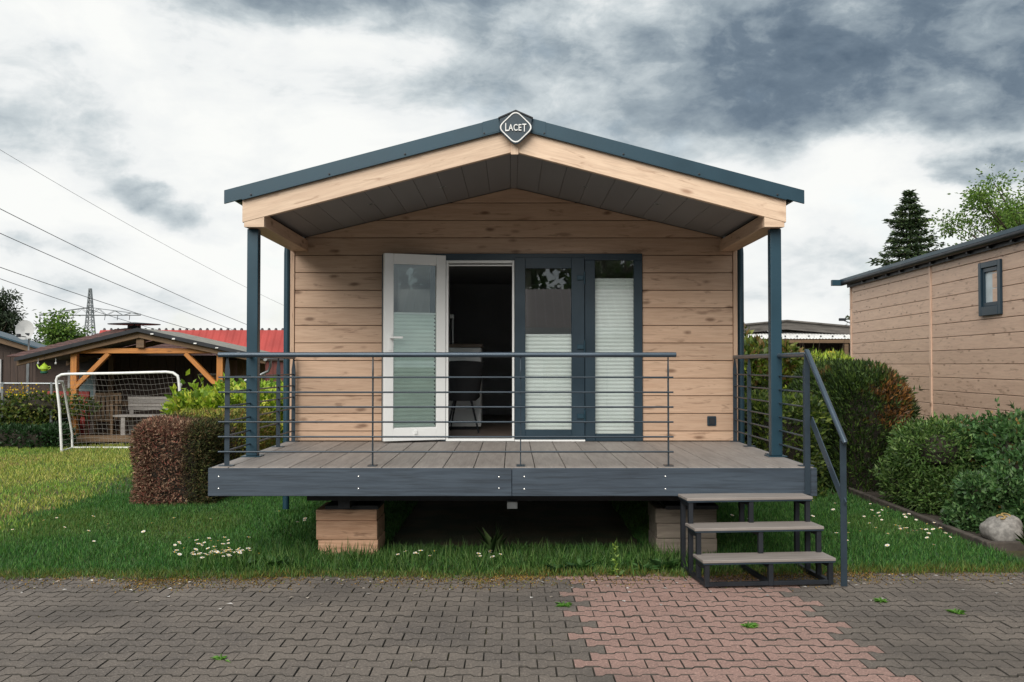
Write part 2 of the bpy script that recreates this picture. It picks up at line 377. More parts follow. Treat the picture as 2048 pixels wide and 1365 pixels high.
def shown(c):                                   # is it in view, and how near
    x, y, _ = c
    return y > 5.15 and abs(x+.02) < y*.52
vis = sorted([c for c in cand if shown(c)], key=lambda c: c[1])
near = set(vis[:300]); rest = [c for c in cand if c not in near]
def jitter(): return random.gauss(0, .0011), random.gauss(0, .0011), random.gauss(0, .0012), random.gauss(0, .006), random.gauss(0, .006), random.gauss(0, .006)
for c in vis[:300]:
    o = bpy.data.objects.new('paver', pmr if c[2] else pmg); COL.objects.link(o); o.parent = pave
    j = jitter(); o.location = (c[0]+j[0], c[1]+j[1], .010+j[2]+.012); o.location.z = j[2]-0.0+.0
    o.rotation_euler = j[3:]
BV, BF, BM = [], [], []
for c in rest:
    j = jitter(); mt = Matrix.Translation((c[0]+j[0], c[1]+j[1], j[2])) @ Matrix.Rotation(j[5], 4, 'Z') @ Matrix.Rotation(j[3], 4, 'X') @ Matrix.Rotation(j[4], 4, 'Y')
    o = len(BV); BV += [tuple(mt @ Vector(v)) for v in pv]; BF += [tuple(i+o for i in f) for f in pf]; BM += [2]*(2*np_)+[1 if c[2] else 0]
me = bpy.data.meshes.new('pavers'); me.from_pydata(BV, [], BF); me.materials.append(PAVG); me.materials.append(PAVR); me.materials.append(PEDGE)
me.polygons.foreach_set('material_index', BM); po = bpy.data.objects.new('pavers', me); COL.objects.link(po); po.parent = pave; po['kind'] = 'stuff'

# ================================================================== the mobile home
HOME = thing('mobile_home', (0, 10.9, 0), 'wood-clad mobile home with dark blue metal roof edge, porch roof and open white door', 'mobile home')
ZD = .816                                       # deck level
WY = 10.89                                      # face of the front siding
APZ, SL = 3.60, .2394                           # porch ceiling: apex height and slope
def ceil(x): return APZ-SL*abs(x)
DX0, DX1, DZ1 = -1.435, 1.405, 2.867            # door unit opening
HW = 2.447
core = MB()
core.box(-2.40, DX0, 10.925, 11.05, .60, 2.86).box(DX1, 2.40, 10.925, 11.05, .60, 2.86)
core.prism([(-2.40, 10.925, 2.86), (2.40, 10.925, 2.86), (2.40, 10.925, ceil(2.40)-.0), (0, 10.925, APZ), (-2.40, 10.925, ceil(2.4))], (0, .125, 0))
wall = core.build('front_wall', BROWNW, HOME)
def clip(poly, a, b, c):                        # keep a*x+b*z<=c
    out = []
    for i in range(len(poly)):
        p, q = poly[i], poly[(i+1) % len(poly)]; dp = a*p[0]+b*p[1]-c; dq = a*q[0]+b*q[1]-c
        if dp <= 0: out.append(p)
        if dp*dq < 0:
            t = dp/(dp-dq); out.append((p[0]+(q[0]-p[0])*t, p[1]+(q[1]-p[1])*t))
    return out
PB = .1925
for k in range(-4, 11):
    z1 = 2.851-k*PB; z0 = max(z1-PB, ZD+.002)
    if z0 > APZ or z1-z0 < .02: continue
    spans = [(-2.398, 2.398)] if z0 > DZ1-.06 else [(-2.398, DX0-.003), (DX1+.003, 2.398)]
    for x0, x1 in spans:
        poly = [(x0, z0+.0032), (x1, z0+.0032), (x1, z1-.0032), (x0, z1-.0032)]
        poly = clip(clip(poly, SL, 1, APZ-.006), -SL, 1, APZ-.006)
        if len(poly) < 3: continue
        b = MB(); b.prism([(x, WY, z) for x, z in poly], (0, .033, 0)); b.build('siding_board', OAK, wall, bevel=.004)
# the row that meets the top of the door unit: pieces left and right of it
for sx in (-1, 1):
    vr = Matrix.Rotation(R(90), 3, 'Y')
    MB().box(min(sx*2.402, sx*HW), max(sx*2.402, sx*HW), 10.878, 10.99, ZD+.002, 2.915).build('corner_trim', OAK, HOME, bevel=.003, rot=vr)
    MB().tube([(sx*2.49, 10.98, 3.12), (sx*2.495, 10.97, 2.98), (sx*2.500, 10.965, 2.88), (sx*2.500, 10.965, .07)], .036, 14).build('downpipe', ANTHM, HOME, smooth=True)
    MB().tube([(sx*2.49, 8.985, 3.150), (sx*2.49, 19.6, 3.150)], .030, 12).build('gutter', ANTHM, HOME, smooth=True)
    a, b_ = sorted((sx*2.39, sx*2.447)); sw_ = MB()
    for y0, y1, z0, z1 in ((11.0, 11.2, .58, 2.98), (13.6, 19.6, .58, 2.98), (11.2005, 13.5995, .58, 1.25), (11.2005, 13.5995, 2.72, 2.98)): sw_.box(a, b_, y0, y1, z0, z1)
    sw_ = sw_.build('side_wall', OAK, HOME)
    a, b_ = sorted((sx*2.405, sx*2.462)); wf = MB()  # windows out of view, placed and sized to light the kitchen island
    for y0, y1, z0, z1 in ((11.20, 11.26, 1.25, 2.72), (13.54, 13.60, 1.25, 2.72), (11.2605, 13.5395, 1.25, 1.31), (11.2605, 13.5395, 2.66, 2.72)): wf.box(a, b_, y0+.001, y1-.001, z0+.001, z1-.001)
    wf = wf.build('unseen_side_window', ANTH, sw_);
    MB().box(sx*2.42-.003, sx*2.42+.003, 11.259, 13.541, 1.309, 2.661).build('unseen_side_pane', GLASS, sw_)
    # porch posts with base plates
    px = sx*2.382
    post = MB().box(px-.05, px+.05, 9.04, 9.14, ZD+.010, 2.888).build('porch_post', ANTHM, HOME, bevel=.006, seg=2)
    MB().box(px-.085, px+.085, 9.005, 9.175, ZD+.001, ZD+.0095).build('base_plate', ANTHM, post)
    # eave beam and its cap
    a, b_ = sorted((sx*2.250, sx*2.430))
    beam_r = Matrix.Rotation(R(90), 3, 'Z')
    MB().box(a, b_, 8.985, 10.875, 2.892, 3.012).build('eave_beam', OAK, HOME, bevel=.003, rot=beam_r)
    za = lambda x: 3.570-.2615*abs(x)-.002
    MB().prism([(a, 8.925, 2.890), (b_, 8.925, 2.890), (b_, 8.925, za(b_)), (a, 8.925, za(a))], (0, .055, 0)).build('beam_cap', OAK_LIT, HOME)
    # gable board, built along its slope
    ang = math.atan(.2600); rt = Matrix.Rotation(ang*sx, 3, 'Y'); sb = .2615
    poly = [(sx*.0015, 3.570), (sx*.0015, 3.80), (sx*2.445, 3.80-sb*2.445), (sx*2.445, 3.570-sb*2.445)]
    MB().prism([(x, 8.922, z) for x, z in poly], (0, .058, 0)).build('gable_board', OAK_LIT, HOME, bevel=.002, rot=rt)
    # verge flashing: long piece, short ridge piece, drip lip, screws
    def vz(x, o): return 3.903-.2643*abs(x)-o
    def strip(x0, x1, o0, o1, y0, y1, name, m, par):
        return MB().prism([(sx*x0, y0, vz(x0, o0)), (sx*x1, y0, vz(x1, o0)), (sx*x1, y0, vz(x1, o1)), (sx*x0, y0, vz(x0, o1))], (0, y1-y0, 0)).build(name, m, par, bevel=.0015)
    vt = strip(.26, 2.602, 0, .121, 8.893, 8.915, 'verge_flashing', ANTHM, HOME)
    strip(.0015, .285, -.002, .120, 8.889, 8.8925, 'ridge_flashing', ANTHM, vt)
    strip(.05, 2.44, .1215, .132, 8.884, 8.9215, 'drip_lip', ANTHM, vt)
    for x in (.27, .98, 1.66, 2.36):
        MB().lathe([(0, -.008), (.009, -.006), (.009, .0), (0, 0)], 8).build('screw', STEEL, vt, rot=None, origin=None)
        s = COL.objects[-1] if False else bpy.context.scene.objects[vt.children[-1].name]
        s.rotation_euler = (R(-90), 0, 0); s.location = Vector((sx*x, 8.884, vz(x, .104)))-WL[vt.name]
    # roof sheet with standing ribs
    rf = MB(); n_ = 14
    rf.prism([(0, 8.90, vz(0, .012)), (sx*2.60, 8.90, vz(2.6, .012)), (sx*2.60, 8.90, vz(2.6, .045)), (0, 8.90, vz(0, .045))], (0, 10.8, 0))
    for k in range(1, 26):
        y = 8.93+k*.42
        if y < 19.6: rf.beam((sx*.02, y, vz(.02, .006)), (sx*2.59, y, vz(2.59, .006)), .03, .02)
    rf.build('roof', ANTHM, HOME)
    # ceiling boards of the porch
    for k in range(10):
        x0 = .035+k*.228; x1 = min(x0+.225, 2.30)
        if x1-x0 < .05: continue
        MB().prism([(sx*x0, 8.982, ceil(x0)), (sx*x1, 8.982, ceil(x1)), (sx*x1, 8.982, ceil(x1)+.012), (sx*x0, 8.982, ceil(x0)+.012)], (0, 1.94, 0)).build('soffit_board', SOFF, HOME, bevel=.002)
    MB().prism([(0, 8.985, ceil(0)+.014), (sx*2.44, 8.985, ceil(2.44)+.014), (sx*2.44, 8.985, ceil(2.44)+.03), (0, 8.985, ceil(0)+.03)], (0, 1.93, 0)).build('soffit_backing', STEEL, HOME)
    for x in (.71, 1.43):
        q = Matrix.Rotation(math.atan(SL)*sx, 3, 'Y')
        o = MB().lathe([(.018, .004), (.018, -.004), (.036, -.006), (.042, 0), (.042, .004)], 18).build('spot_light', GALV, HOME, smooth=True)
        o.rotation_euler = q.to_euler(); o.location = Vector((sx*x, 9.92, ceil(x)-.002))-WL[HOME.name]
        l = MB().lathe([(0, .002), (.018, .002)], 12).build('lens', STEEL, o); l.location = (0, 0, 0); l.rotation_euler = (0, 0, 0)
MB().box(-.033, .033, 8.99, 10.88, APZ-.016, APZ+.004).build('ridge_strip', SOFF, HOME, bevel=.002)
MB().box(-.031, .037, 8.902, 8.921, 3.540, 3.70).build('ridge_cover', OAK_LIT, HOME, bevel=.002, rot=Matrix.Rotation(R(90), 3, 'Y'))
MB().box(-2.44, 2.44, 19.5, 19.6, .58, 3.0).build('rear_wall', OAK, HOME)
# ------------------------------------------------------------------ sign at the ridge
SY = 8.86
def rdiamond(cx, cz, hx, hz, r, n=6):
    pts = []
    cs = [(hx, 0), (0, hz), (-hx, 0), (0, -hz)]
    for i, (x, z) in enumerate(cs):
        p = Vector((x, z)); a = (Vector(cs[i-1])-p).normalized(); b = (Vector(cs[(i+1) % 4])-p).normalized()
        for k in range(n+1):
            t = k/n; q = (p+a*r)*(1-t)**2+p*2*t*(1-t)+(p+b*r)*t*t
            pts.append((cx+q.x, cz+q.y))
    return pts
hood = MB(); cx, cz = .013, 3.765
hood.prism([(x, 8.853, z) for x, z in ((-.135, 3.858), (-.128, 3.80), (.154, 3.80), (.161, 3.858), (.013, 3.925))], (0, .035, 0))
sign = hood.build('sign', ANTH, HOME, bevel=.004, label='dark diamond sign with raised white letters LACET on the ridge')
MB().prism([(x, 8.842, z) for x, z in ((-.143, 3.862), (.013, 3.930), (.169, 3.862), (.166, 3.850), (.013, 3.915), (-.140, 3.850))], (0, .046, 0)).build('sign_hood', STEEL, sign, bevel=.002)
MB().prism([(x, SY-.022, z) for x, z in rdiamond(cx, cz, .172, .168, .062)], (0, .022, 0)).build('sign_plate', ANTH, sign, bevel=.004)
A = rdiamond(cx, cz+.004, .163, .158, .062); B = rdiamond(cx, cz+.004, .150, .145, .058); n = len(A); rb = MB()
vs = [(x, SY-.029, z) for x, z in A]+[(x, SY-.029, z) for x, z in B]+[(x, SY-.0225, z) for x, z in A]+[(x, SY-.0225, z) for x, z in B]
fs = []
for k in range(n):
    k2 = (k+1) % n; fs += [(k, k2, n+k2, n+k), (k, 2*n+k, 2*n+k2, k2), (n+k, n+k2, 3*n+k2, 3*n+k)]
rb.add(vs, fs); rb.build('sign_rim', WHITEP, sign)
def letter(ch, x, z, sx_, sz_, y, m, par, depth=.012):
    cu = bpy.data.curves.new('t', 'FONT'); cu.body = ch; cu.size = 1; cu.extrude = .06; cu.offset = .012; cu.align_x = 'CENTER'
    to = bpy.data.objects.new('t', cu); COL.objects.link(to); dg = bpy.context.evaluated_depsgraph_get(); dg.update()
    me = bpy.data.meshes.new_from_object(to.evaluated_get(dg)); bpy.data.objects.remove(to)
    me.name = 'letter'; me.materials.clear(); me.materials.append(m)
    for v in me.vertices: v.co = Vector((v.co.x*sx_, -v.co.z*depth/.12, v.co.y*sz_))
    o = bpy.data.objects.new('letter', me); COL.objects.link(o); place(o, (x, y, z), par); return o
for ch, x, z, s1, s2 in (('L', -.068, 3.734, .066, .103), ('A', -.031, 3.738, .060, .082), ('C', .012, 3.738, .056, .082), ('E', .050, 3.738, .062, .082), ('T', .090, 3.730, .060, .100)):
    letter(ch, x, z, s1, s2, SY-.029, WHITEP, sign)

# ------------------------------------------------------------------ door unit
DF = MB()
DF.box(DX0, DX1, 10.862, 10.96, 2.795, DZ1)                       # head
DF.box(DX0, -1.345, 10.862, 10.96, ZD+.002, 2.7945).box(1.315, DX1, 10.862, 10.96, ZD+.002, 2.7945)
DF.box(-.918, -.742, 10.862, 10.96, ZD+.002, 2.7945).box(.775, .888, 10.862, 10.96, ZD+.002, 2.7945)
DF.box(-1.3445, -.9185, 10.862, 10.96, ZD+.002, .898).box(.8885, 1.3145, 10.862, 10.96, ZD+.002, .898)
frame = DF.build('door_frame', ANTH, HOME, bevel=.004)
lin = MB().box(-.7415, -.716, 10.87, 10.99, ZD+.03, 2.7935).box(-.018, .006, 10.87, 10.99, ZD+.03, 2.7935).box(-.7155, -.0185, 10.87, 10.99, 2.765, 2.7935).box(-.7415, .006, 10.858, 10.99, ZD+.002, ZD+.0295)
lin.build('door_lining', UPVC, frame, bevel=.003)
MB().box(-.7155, -.0185, 10.90, 10.93, 2.735, 2.748).build('blind_rail', UPVC, frame)
MB().box(.01, .775, 10.851, 10.9, ZD+.002, ZD+.022).build('door_sill', UPVC, frame)
def pane(x0, x1, z0, z1, y, m, par, name='glass_pane'):
    return MB().box(x0, x1, y, y+.006, z0, z1).build(name, m, par)
def pleats(x0, x1, z0, z1, y, m, par, pitch=.042, amp=.009):
    n = int((z1-z0)/(pitch/2)); b = MB(); vs = []
    for k in range(n+1):
        z = z0+(z1-z0)*k/n; yy = y+(amp if k % 2 else -amp)
        vs += [(x0, yy, z), (x1, yy, z)]
    b.add(vs, [(2*k, 2*k+1, 2*k+3, 2*k+2) for k in range(n)])
    bl = b.build('pleated_blind', m, par)
    MB().box(x0, x1, y-.012, y+.012, z1, z1+.018).build('blind_bar', UPVC, bl) if par.parent is None else None
    return bl
for x0, x1, z0, z1, zt in ((.888, 1.315, .898, 2.795, 2.58), (-1.345, -.918, .898, 2.795, 1.5)):
    gp = pane(x0, x1, z0, z1, 10.895, GLASS, frame)
    pleats(x0, x1, z0, zt, 10.945, BLIND, frame)
    MB().box(x0, x1, 10.93, 10.95, zt, zt+.02).build('blind_bar', UPVC, frame)
# closed dark leaf
LF = MB()
LX0, LX1, LZ0, LZ1 = .010, .770, ZD+.024, 2.822
gx0, gx1, gz0, gz1 = .125, .628, .945, 2.703
LF.box(LX0, gx0, 10.842, 10.8615, LZ0, LZ1).box(gx1, LX1, 10.842, 10.8615, LZ0, LZ1).box(gx0+.0003, gx1-.0003, 10.842, 10.8615, gz1, LZ1).box(gx0+.0003, gx1-.0003, 10.842, 10.8615, LZ0, gz0)
leaf = LF.build('door_leaf', ANTH, HOME, bevel=.003, label='closed dark blue glazed door leaf')
LB = MB(); LB.box(LX0+.003, gx0-.002, 10.8617, 10.93, LZ0, 2.79).box(gx1+.002, .772, 10.8617, 10.93, LZ0, 2.79).box(gx0-.002, gx1+.002, 10.8617, 10.93, gz1+.002, 2.79).box(gx0-.002, gx1+.002, 10.8617, 10.93, LZ0, gz0-.002)
LB.build('leaf_core', ANTH, leaf)
pane(gx0-.001, gx1+.001, gz0-.001, gz1+.001, 10.875, GLASS, leaf)
pleats(gx0-.005, gx1+.005, gz0, 1.965, 10.915, BLIND, leaf)
MB().box(gx0, gx1, 10.90, 10.925, 1.965, 1.985).build('blind_bar', UPVC, leaf)
for z in (2.60, 1.845, 1.09):
    MB().box(.688, .762, 10.822, 10.8415, z-.025, z+.025).tube([(.772, 10.842, z-.07), (.772, 10.842, z+.07)], .011, 8).build('hinge', ANTHM, leaf, bevel=.003)
# open white leaf, swung outwards against the left-hand window
lw, lz0, lz1 = .69, .835, 2.845
dirv = Vector((-1.387+.742, 10.605-10.862, 0)); th = math.atan2(dirv.y, dirv.x)
OL = bpy.data.objects.new('open_door', None)
def olbox(b, x0, x1, y0, y1, z0, z1): return b.box(x0, x1, y0, y1, z0, z1)
rz = Matrix.Rotation(th, 3, 'Z'); hinge = Vector((-.742, 10.856, 0))
class LMB(MB):                                   # boxes in the door's own frame, turned into world space
    def build(s, *a, **k):
        s.v = [tuple(rz @ Vector(v)+hinge) for v in s.v]; return MB.build(s, *a, rot=rz, **k)
g0, g1, h0, h1 = .103, .585, .965, 2.745
# local x runs from hinge to free edge, local y<0 is away from the camera side
b = LMB()
for x0, x1, z0, z1 in ((0, g0, lz0, lz1), (g1, lw, lz0, lz1), (g0+.0003, g1-.0003, h1, lz1), (g0+.0003, g1-.0003, lz0, h0)):
    b.box(x0, x1, -.055, .0, z0, z1)
od = b.build('open_door_leaf', UPVC, HOME, bevel=.004, label='white inner side of the glazed door standing open')
b = LMB()
for x0, x1, z0, z1 in ((.0, g0+.01, lz0+.01, lz1-.01), (g1-.01, lw+.006, lz0+.01, lz1-.01), (g0+.0103, g1-.0103, h1-.01, lz1-.01), (g0+.0103, g1-.0103, lz0+.01, h0+.01)):
    b.box(x0, x1, -.078, -.0555, z0, z1)
b.build('outer_shell', ANTH, od)
LMB().box(g0-.002, g1+.002, -.034, -.028, h0-.002, h1+.002).build('glass_pane', GLASSG, od)
n = 58; zt = 2.195; b = LMB(); vs = []
for k in range(n+1):
    z = h0+(zt-h0)*k/n; y = -.050+(.005 if k % 2 else -.005); vs += [(g0+.002, y, z), (g1-.002, y, z)]
b.add(vs, [(2*k, 2*k+1, 2*k+3, 2*k+2) for k in range(n)]); b.build('pleated_blind', BLINDG, od)
LMB().box(g0+.001, g1-.001, -.058, -.036, zt, zt+.02).build('blind_bar', UPVC, od)
for z0, z1 in ((h1-.012, h1-.001), (h0+.001, h0+.012)):
    LMB().box(g0+.001, g1-.001, -.027, -.012, z0, z1).build('glazing_bead', UPVC, od)
LMB().box(.605, .640, .0005, .010, 1.80, 1.98).box(.612, .634, .010, .050, 1.93, 1.952).box(.500, .634, .050, .066, 1.930, 1.952).build('handle', UPVC, od, bevel=.003)
LMB().box(.615, .630, .0005, .006, 1.74, 1.775).build('key_cylinder', STEEL, od)
LMB().box(.325, .355, .0005, .016, .905, .945).build('blind_clip', UPVC, od, bevel=.002)
# socket on the wall
sk = MB().box(2.110, 2.208, 10.872, 10.8885, .985, 1.09).build('socket', ANTH, HOME, bevel=.006)
MB().box(2.126, 2.192, 10.864, 10.8715, 1.0, 1.075).build('socket_cover', STEEL, sk, bevel=.004)
# ------------------------------------------------------------------ inside
MB().box(-2.38, 2.38, 11.0, 16.5, .78, .83).build('room_floor', FLOORIN, HOME)
MB().box(-2.38, 2.38, 16.4, 16.5, .8301, 2.98).build('room_partition', DARKIN, HOME)
for x0, x1 in ((-2.385, -2.355), (2.355, 2.385)):
    b = MB()
    for y0, y1, z0, z1 in ((11.06, 11.2, .8301, 2.98), (13.6, 16.39, .8301, 2.98), (11.2005, 13.5995, .8301, 1.25), (11.2005, 13.5995, 2.72, 2.98)): b.box(x0, x1, y0, y1, z0, z1)
    b.build('room_wall', DARKIN, HOME)
MB().box(.15, .25, 13.9, 16.39, .8301, 2.97).build('room_wall', DARKIN, HOME)
MB().box(-2.385, 2.385, 11.055, 16.5, 2.981, 3.01).build('room_ceiling', DARKIN, HOME)
KI = thing('kitchen_island', (-1.0, 12.9, .83), 'pale kitchen island with brown top inside the open doorway', 'island')
ib = MB().box(-1.75, -.415, 12.62, 13.2, .87, 1.868).build('body', CABW, KI, bevel=.003)
MB().box(-1.76, -.395, 12.60, 13.24, 1.87, 1.915).build('countertop', COUNTER, KI, bevel=.006)
MB().box(-1.74, -.425, 12.612, 12.6195, .90, 1.12).build('panel', CABW, KI, bevel=.002)
MB().box(-1.74, -.425, 12.612, 12.6195, 1.127, 1.86).build('panel', CABW, KI, bevel=.002)
MB().box(-1.72, -.46, 12.66, 13.15, .831, .869).build('plinth', STEEL, KI)
CH = thing('chair', (-.62, 12.2, .83), 'dark shell chair with thin splayed legs inside the open doorway', 'chair')
b = MB(); pr = [(-.20, 1.255), (-.215, 1.30), (-.235, 1.5), (-.262, 1.695)]; vs = []
nx_ = 9
for x_, z in ((.16, 1.215), (.20, 1.25), (.225, 1.42), (.255, 1.60), (.27, 1.70)):
    for i in range(nx_):
        u = -1+2*i/(nx_-1); vs.append((-.62+u*x_, 12.0+.10*u*u-.02*(z-1.2), z-(.02*u*u if z > 1.65 else 0)))
for i in range(nx_):
    u = -1+2*i/(nx_-1); vs.append((-.62+u*.2, 12.42, 1.25))
rows = [0, 1, 2, 3, 4]
fs = [(r*nx_+i, r*nx_+i+1, (r+1)*nx_+i+1, (r+1)*nx_+i) for r in range(4) for i in range(nx_-1)]+[(i, 5*nx_+i, 5*nx_+i+1, i+1) for i in range(nx_-1)]
b.add(vs, fs); sh = b.build('shell', CHAIRM, CH, smooth=True)
sm = sh.modifiers.new('thick', 'SOLIDIFY'); sm.thickness = .03
for x, y, x2, y2 in ((-.52, 12.06, -.42, 11.98), (-.72, 12.06, -.80, 11.98), (-.53, 12.34, -.44, 12.44), (-.71, 12.34, -.79, 12.44)):
    MB().tube([(x, y, 1.24), (x2, y2, .832)], [.013, .009], 8).build('leg', STEEL, CH, smooth=True)
LP = thing('counter_bar', (-.80, 12.75, 1.916), 'slim bar with white square head standing on the kitchen island', 'fitting')  # unlit white bar on the counter, its use unknown
MB().box(-.815, -.765, 12.72, 12.78, 2.245, 2.295).build('head', UPVC, LP, bevel=.004)
MB().box(-.782, -.770, 12.74, 12.76, 1.9255, 2.244).build('stem', UPVC, LP)
MB().box(-.85, -.78, 12.70, 12.80, 1.9155, 1.925).build('foot', STEEL, LP)

# ------------------------------------------------------------------ chassis under the home
for x in (-1.45, 1.5):
    MB().box(x-.05, x+.05, 8.5, 19.2, .43, .56).build('chassis_beam', STEEL, HOME)
MB().box(-1.75, 1.75, 8.42, 8.52, .505, .582).build('chassis_beam', STEEL, HOME)
MB().box(-.062, .026, 8.36, 8.50, .445, .5045).build('tow_socket', GALV, HOME, bevel=.003)
for x in (-1.45, 1.5): MB().box(x-.19, x+.27, 8.66, 9.1, .397, .4295).build('jack_plate', STEEL, HOME)
for y in (11.2, 13.5): MB().box(-2.3, 2.3, y, y+.12, .40, .52).build('cross_member', STEEL, HOME)
MB().box(-2.38, 2.38, 10.95, 19.5, .583, .60).build('underfloor', STEEL, HOME)
for sx in (-1, 1):
    wh = MB().lathe([(.0, -.08), (.2, -.08), (.27, -.05), (.27, .05), (.2, .08), (0, .08)], 20).build('wheel', STEEL, HOME, smooth=True)
    wh.rotation_euler = (0, R(90), 0); wh.location = Vector((sx*1.75, 14.2, .27))-WL[HOME.name]
def timber(x0, x1, y0, y1, z0, z1, m, lab):
    o = MB().box(x0, x1, y0, y1, z0, z1).build('timber_block', m, None, bevel=.012, seg=2)
    return tag(o, lab, 'timber', 'timber blocks carrying the home')
timber(-1.70, -1.18, 8.66, 9.15, -.03, .136, TIMBER, 'lowest pale timber block of the stack left under the terrace')
timber(-1.715, -1.185, 8.645, 9.15, .1365, .300, TIMBER, 'streaked middle timber block of the stack left under the terrace')
timber(-1.72, -1.19, 8.655, 9.15, .3005, .3965, TIMBER, 'top timber block of the stack left under the terrace')
timber(1.235, 1.77, 8.72, 9.2, -.03, .140, TIMBERG, 'lowest grey timber block of the stack behind the steps')
timber(1.24, 1.76, 8.70, 9.2, .1405, .268, TIMBERG, 'middle grey timber block of the stack behind the steps')
timber(1.23, 1.765, 8.71, 9.2, .2685, .3965, TIMBERG, 'top grey timber block of the stack behind the steps')

# ================================================================== terrace with railing
TER = thing('terrace', (0, 8.2, 0), 'raised composite terrace with dark blue fascia and slim horizontal bar railing', 'terrace')
edges = [-2.470, -2.33]+[-2.08+.2497*k for k in range(18)]+[2.440]
br = Matrix.Rotation(R(90), 3, 'Z')
for x0, x1 in zip(edges[:-1], edges[1:]):
    MB().box(x0+.0032, x1-.0032, 8.128, 10.856, ZD-.026+random.uniform(-.0008, .0008), ZD+random.uniform(-.0008, .0002)).build('deck_board', WPC, TER, bevel=.003, rot=br)
for y in (8.3, 8.8, 9.3, 9.8, 10.3, 10.75): MB().box(-2.44, 2.42, y, y+.06, .64, .788).build('joist', STEEL, TER)
FB = []
for x0, x1 in ((-2.486, -.0225), (-.0195, 2.456)):
    fb_ = MB().box(x0, x1, 8.100, 8.124, .585, .811).build('fascia_board', WPCB, TER, bevel=.003); FB.append(fb_)
for x, i in ((-2.40, 0), (-1.265, 0), (-.125, 0), (.08, 1), (1.225, 1)):
    for z in (.645, .742):
        o = MB().lathe([(0, -.006), (.006, -.005), (.009, -.002), (.009, 0)], 10).build('screw', SILVER, FB[i], smooth=True)
        o.rotation_euler = (R(-90), 0, 0); o.location = Vector((x, 8.099, z+random.uniform(-.003, .003)))-WL[FB[i].name]
for x in (-2.486, 2.432): MB().box(x, x+.024, 8.126, 10.85, .585, .811).build('fascia_board', WPCB, TER, rot=br)
ZH = 1.733; BARS = (1.547, 1.424, 1.302, 1.179, 1.057, .934)
def flatpost(x, y, par, along):                  # pointed flat bar; wide across the rail
    w_, t_ = .042, .009; z0 = ZD+.008; zt = ZH-.012
    prof = [(-w_/2, z0), (w_/2, z0), (w_/2, zt-.12), (.006, zt), (-.006, zt), (-w_/2, zt-.12)]
    if along == 'x': poly = [(x-t_/2, y+a, z) for a, z in prof]; ext = (t_, 0, 0)
    else: poly = [(x+a, y-t_/2, z) for a, z in prof]; ext = (0, t_, 0)
    p = MB().prism(poly, ext).build('post', RAILM, par, bevel=.0015)
    if along == 'x': MB().box(x-.035, x+.035, y-.06, y+.06, ZD+.0012, ZD+.0078).build('base_plate', RAILM, par, bevel=.001)
    else: MB().box(x-.06, x+.06, y-.035, y+.035, ZD+.0012, ZD+.0078).build('base_plate', RAILM, par, bevel=.001)
def handrail(p, q, name='railing', par=TER):
    d = (Vector(q)-Vector(p)).normalized()*.012
    return MB().tube([Vector(p), Vector(p)+d*.3, Vector(q)-d*.3, Vector(q)], [.016, .021, .021, .016], 18).build(name, RAILTOP, par, smooth=True)
FY = 8.215
rl = handrail((-2.445, FY, ZH), (1.335, FY, ZH))
for x in (-1.171, .051, 1.272): flatpost(x, FY+.03, rl, 'x')
for z in BARS: MB().tube([(-2.44, FY, z), (1.31, FY, z)], .0075, 10).build('bar', RAILM, rl, smooth=True)
lx = -2.395
rs = handrail((lx, 8.26, ZH), (lx, 10.84, ZH))
for y in (8.245, 9.22, 10.13, 10.83): flatpost(lx+(.02 if y < 8.3 else 0), y, rs, 'y')
for z in BARS: MB().tube([(lx, 8.235, z), (lx, 10.845, z)], .0075, 10).build('bar', RAILM, rs, smooth=True)
rx = 2.405
rr = handrail((rx, 8.20, ZH), (rx, 10.86, ZH))
for y in (8.235, 9.30, 10.19, 10.84): flatpost(rx, y, rr, 'y')
for z in BARS: MB().tube([(rx, 8.22, z), (rx, 10.85, z)], .0075, 10).build('bar', RAILM, rr, smooth=True)

# ================================================================== steps
ST = thing('garden_steps', (1.391, 7.36, 0), 'three-tread metal garden steps with a sloping handrail at the right of the terrace', 'steps')
ra = R(5.5); rz = Matrix.Rotation(ra, 3, 'Z'); hinge = Vector((1.391, 7.36, 0))
treads = ((0., .21), (.215, .41), (.43, .61))
for y, z in treads:
    t = LMB().box(-.005, 1.01, y, y+.275, z-.022, z).build('tread', WPC, ST, bevel=.003)
    LMB().box(0, 1.005, y+.003, y+.272, z-.034, z-.0225).build('tread_edge', RAILM, t)
fr = LMB()
for x in (.03, .515, .975):
    for y, z in treads:
        fr.box(x-.018, x+.018, y+.012, y+.048, .012 if y == 0 else (.012 if x != .515 else z-.20), z-.0345)
        fr.box(x-.0175, x+.0175, y+.0485, y+.26, z-.070, z-.0345)
    fr.box(x-.0175, x+.0175, .0485, .66, .012, .042)
    fr.box(x-.018, x+.018, .662, .700, .010 if x != .515 else .3, .5695)
fr.box(.0485, .4965, .014, .046, .014, .044).box(.5335, .9565, .014, .046, .014, .044)
fr.build('step_frame', STEEL, ST, bevel=.002)
hr = MB().tube([(2.372, 8.10, 1.762), (2.372, 8.075, 1.760), (2.452, 7.42, 1.085), (2.454, 7.405, 1.068)], [.016, .0215, .0215, .016], 16).build('handrail', RAILTOP, ST, smooth=True)
MB().box(2.430, 2.478, 7.452, 7.462, .0, 1.095).build('post', RAILM, hr, bevel=.002)
MB().box(2.352, 2.398, 8.083, 8.093, .60, 1.742).build('post', RAILM, hr, bevel=.002)
MB().beam((2.405, 8.076, 1.205), (2.462, 7.446, .605), .008, .072).build('mid_bar', RAILTOP, hr, bevel=.001)
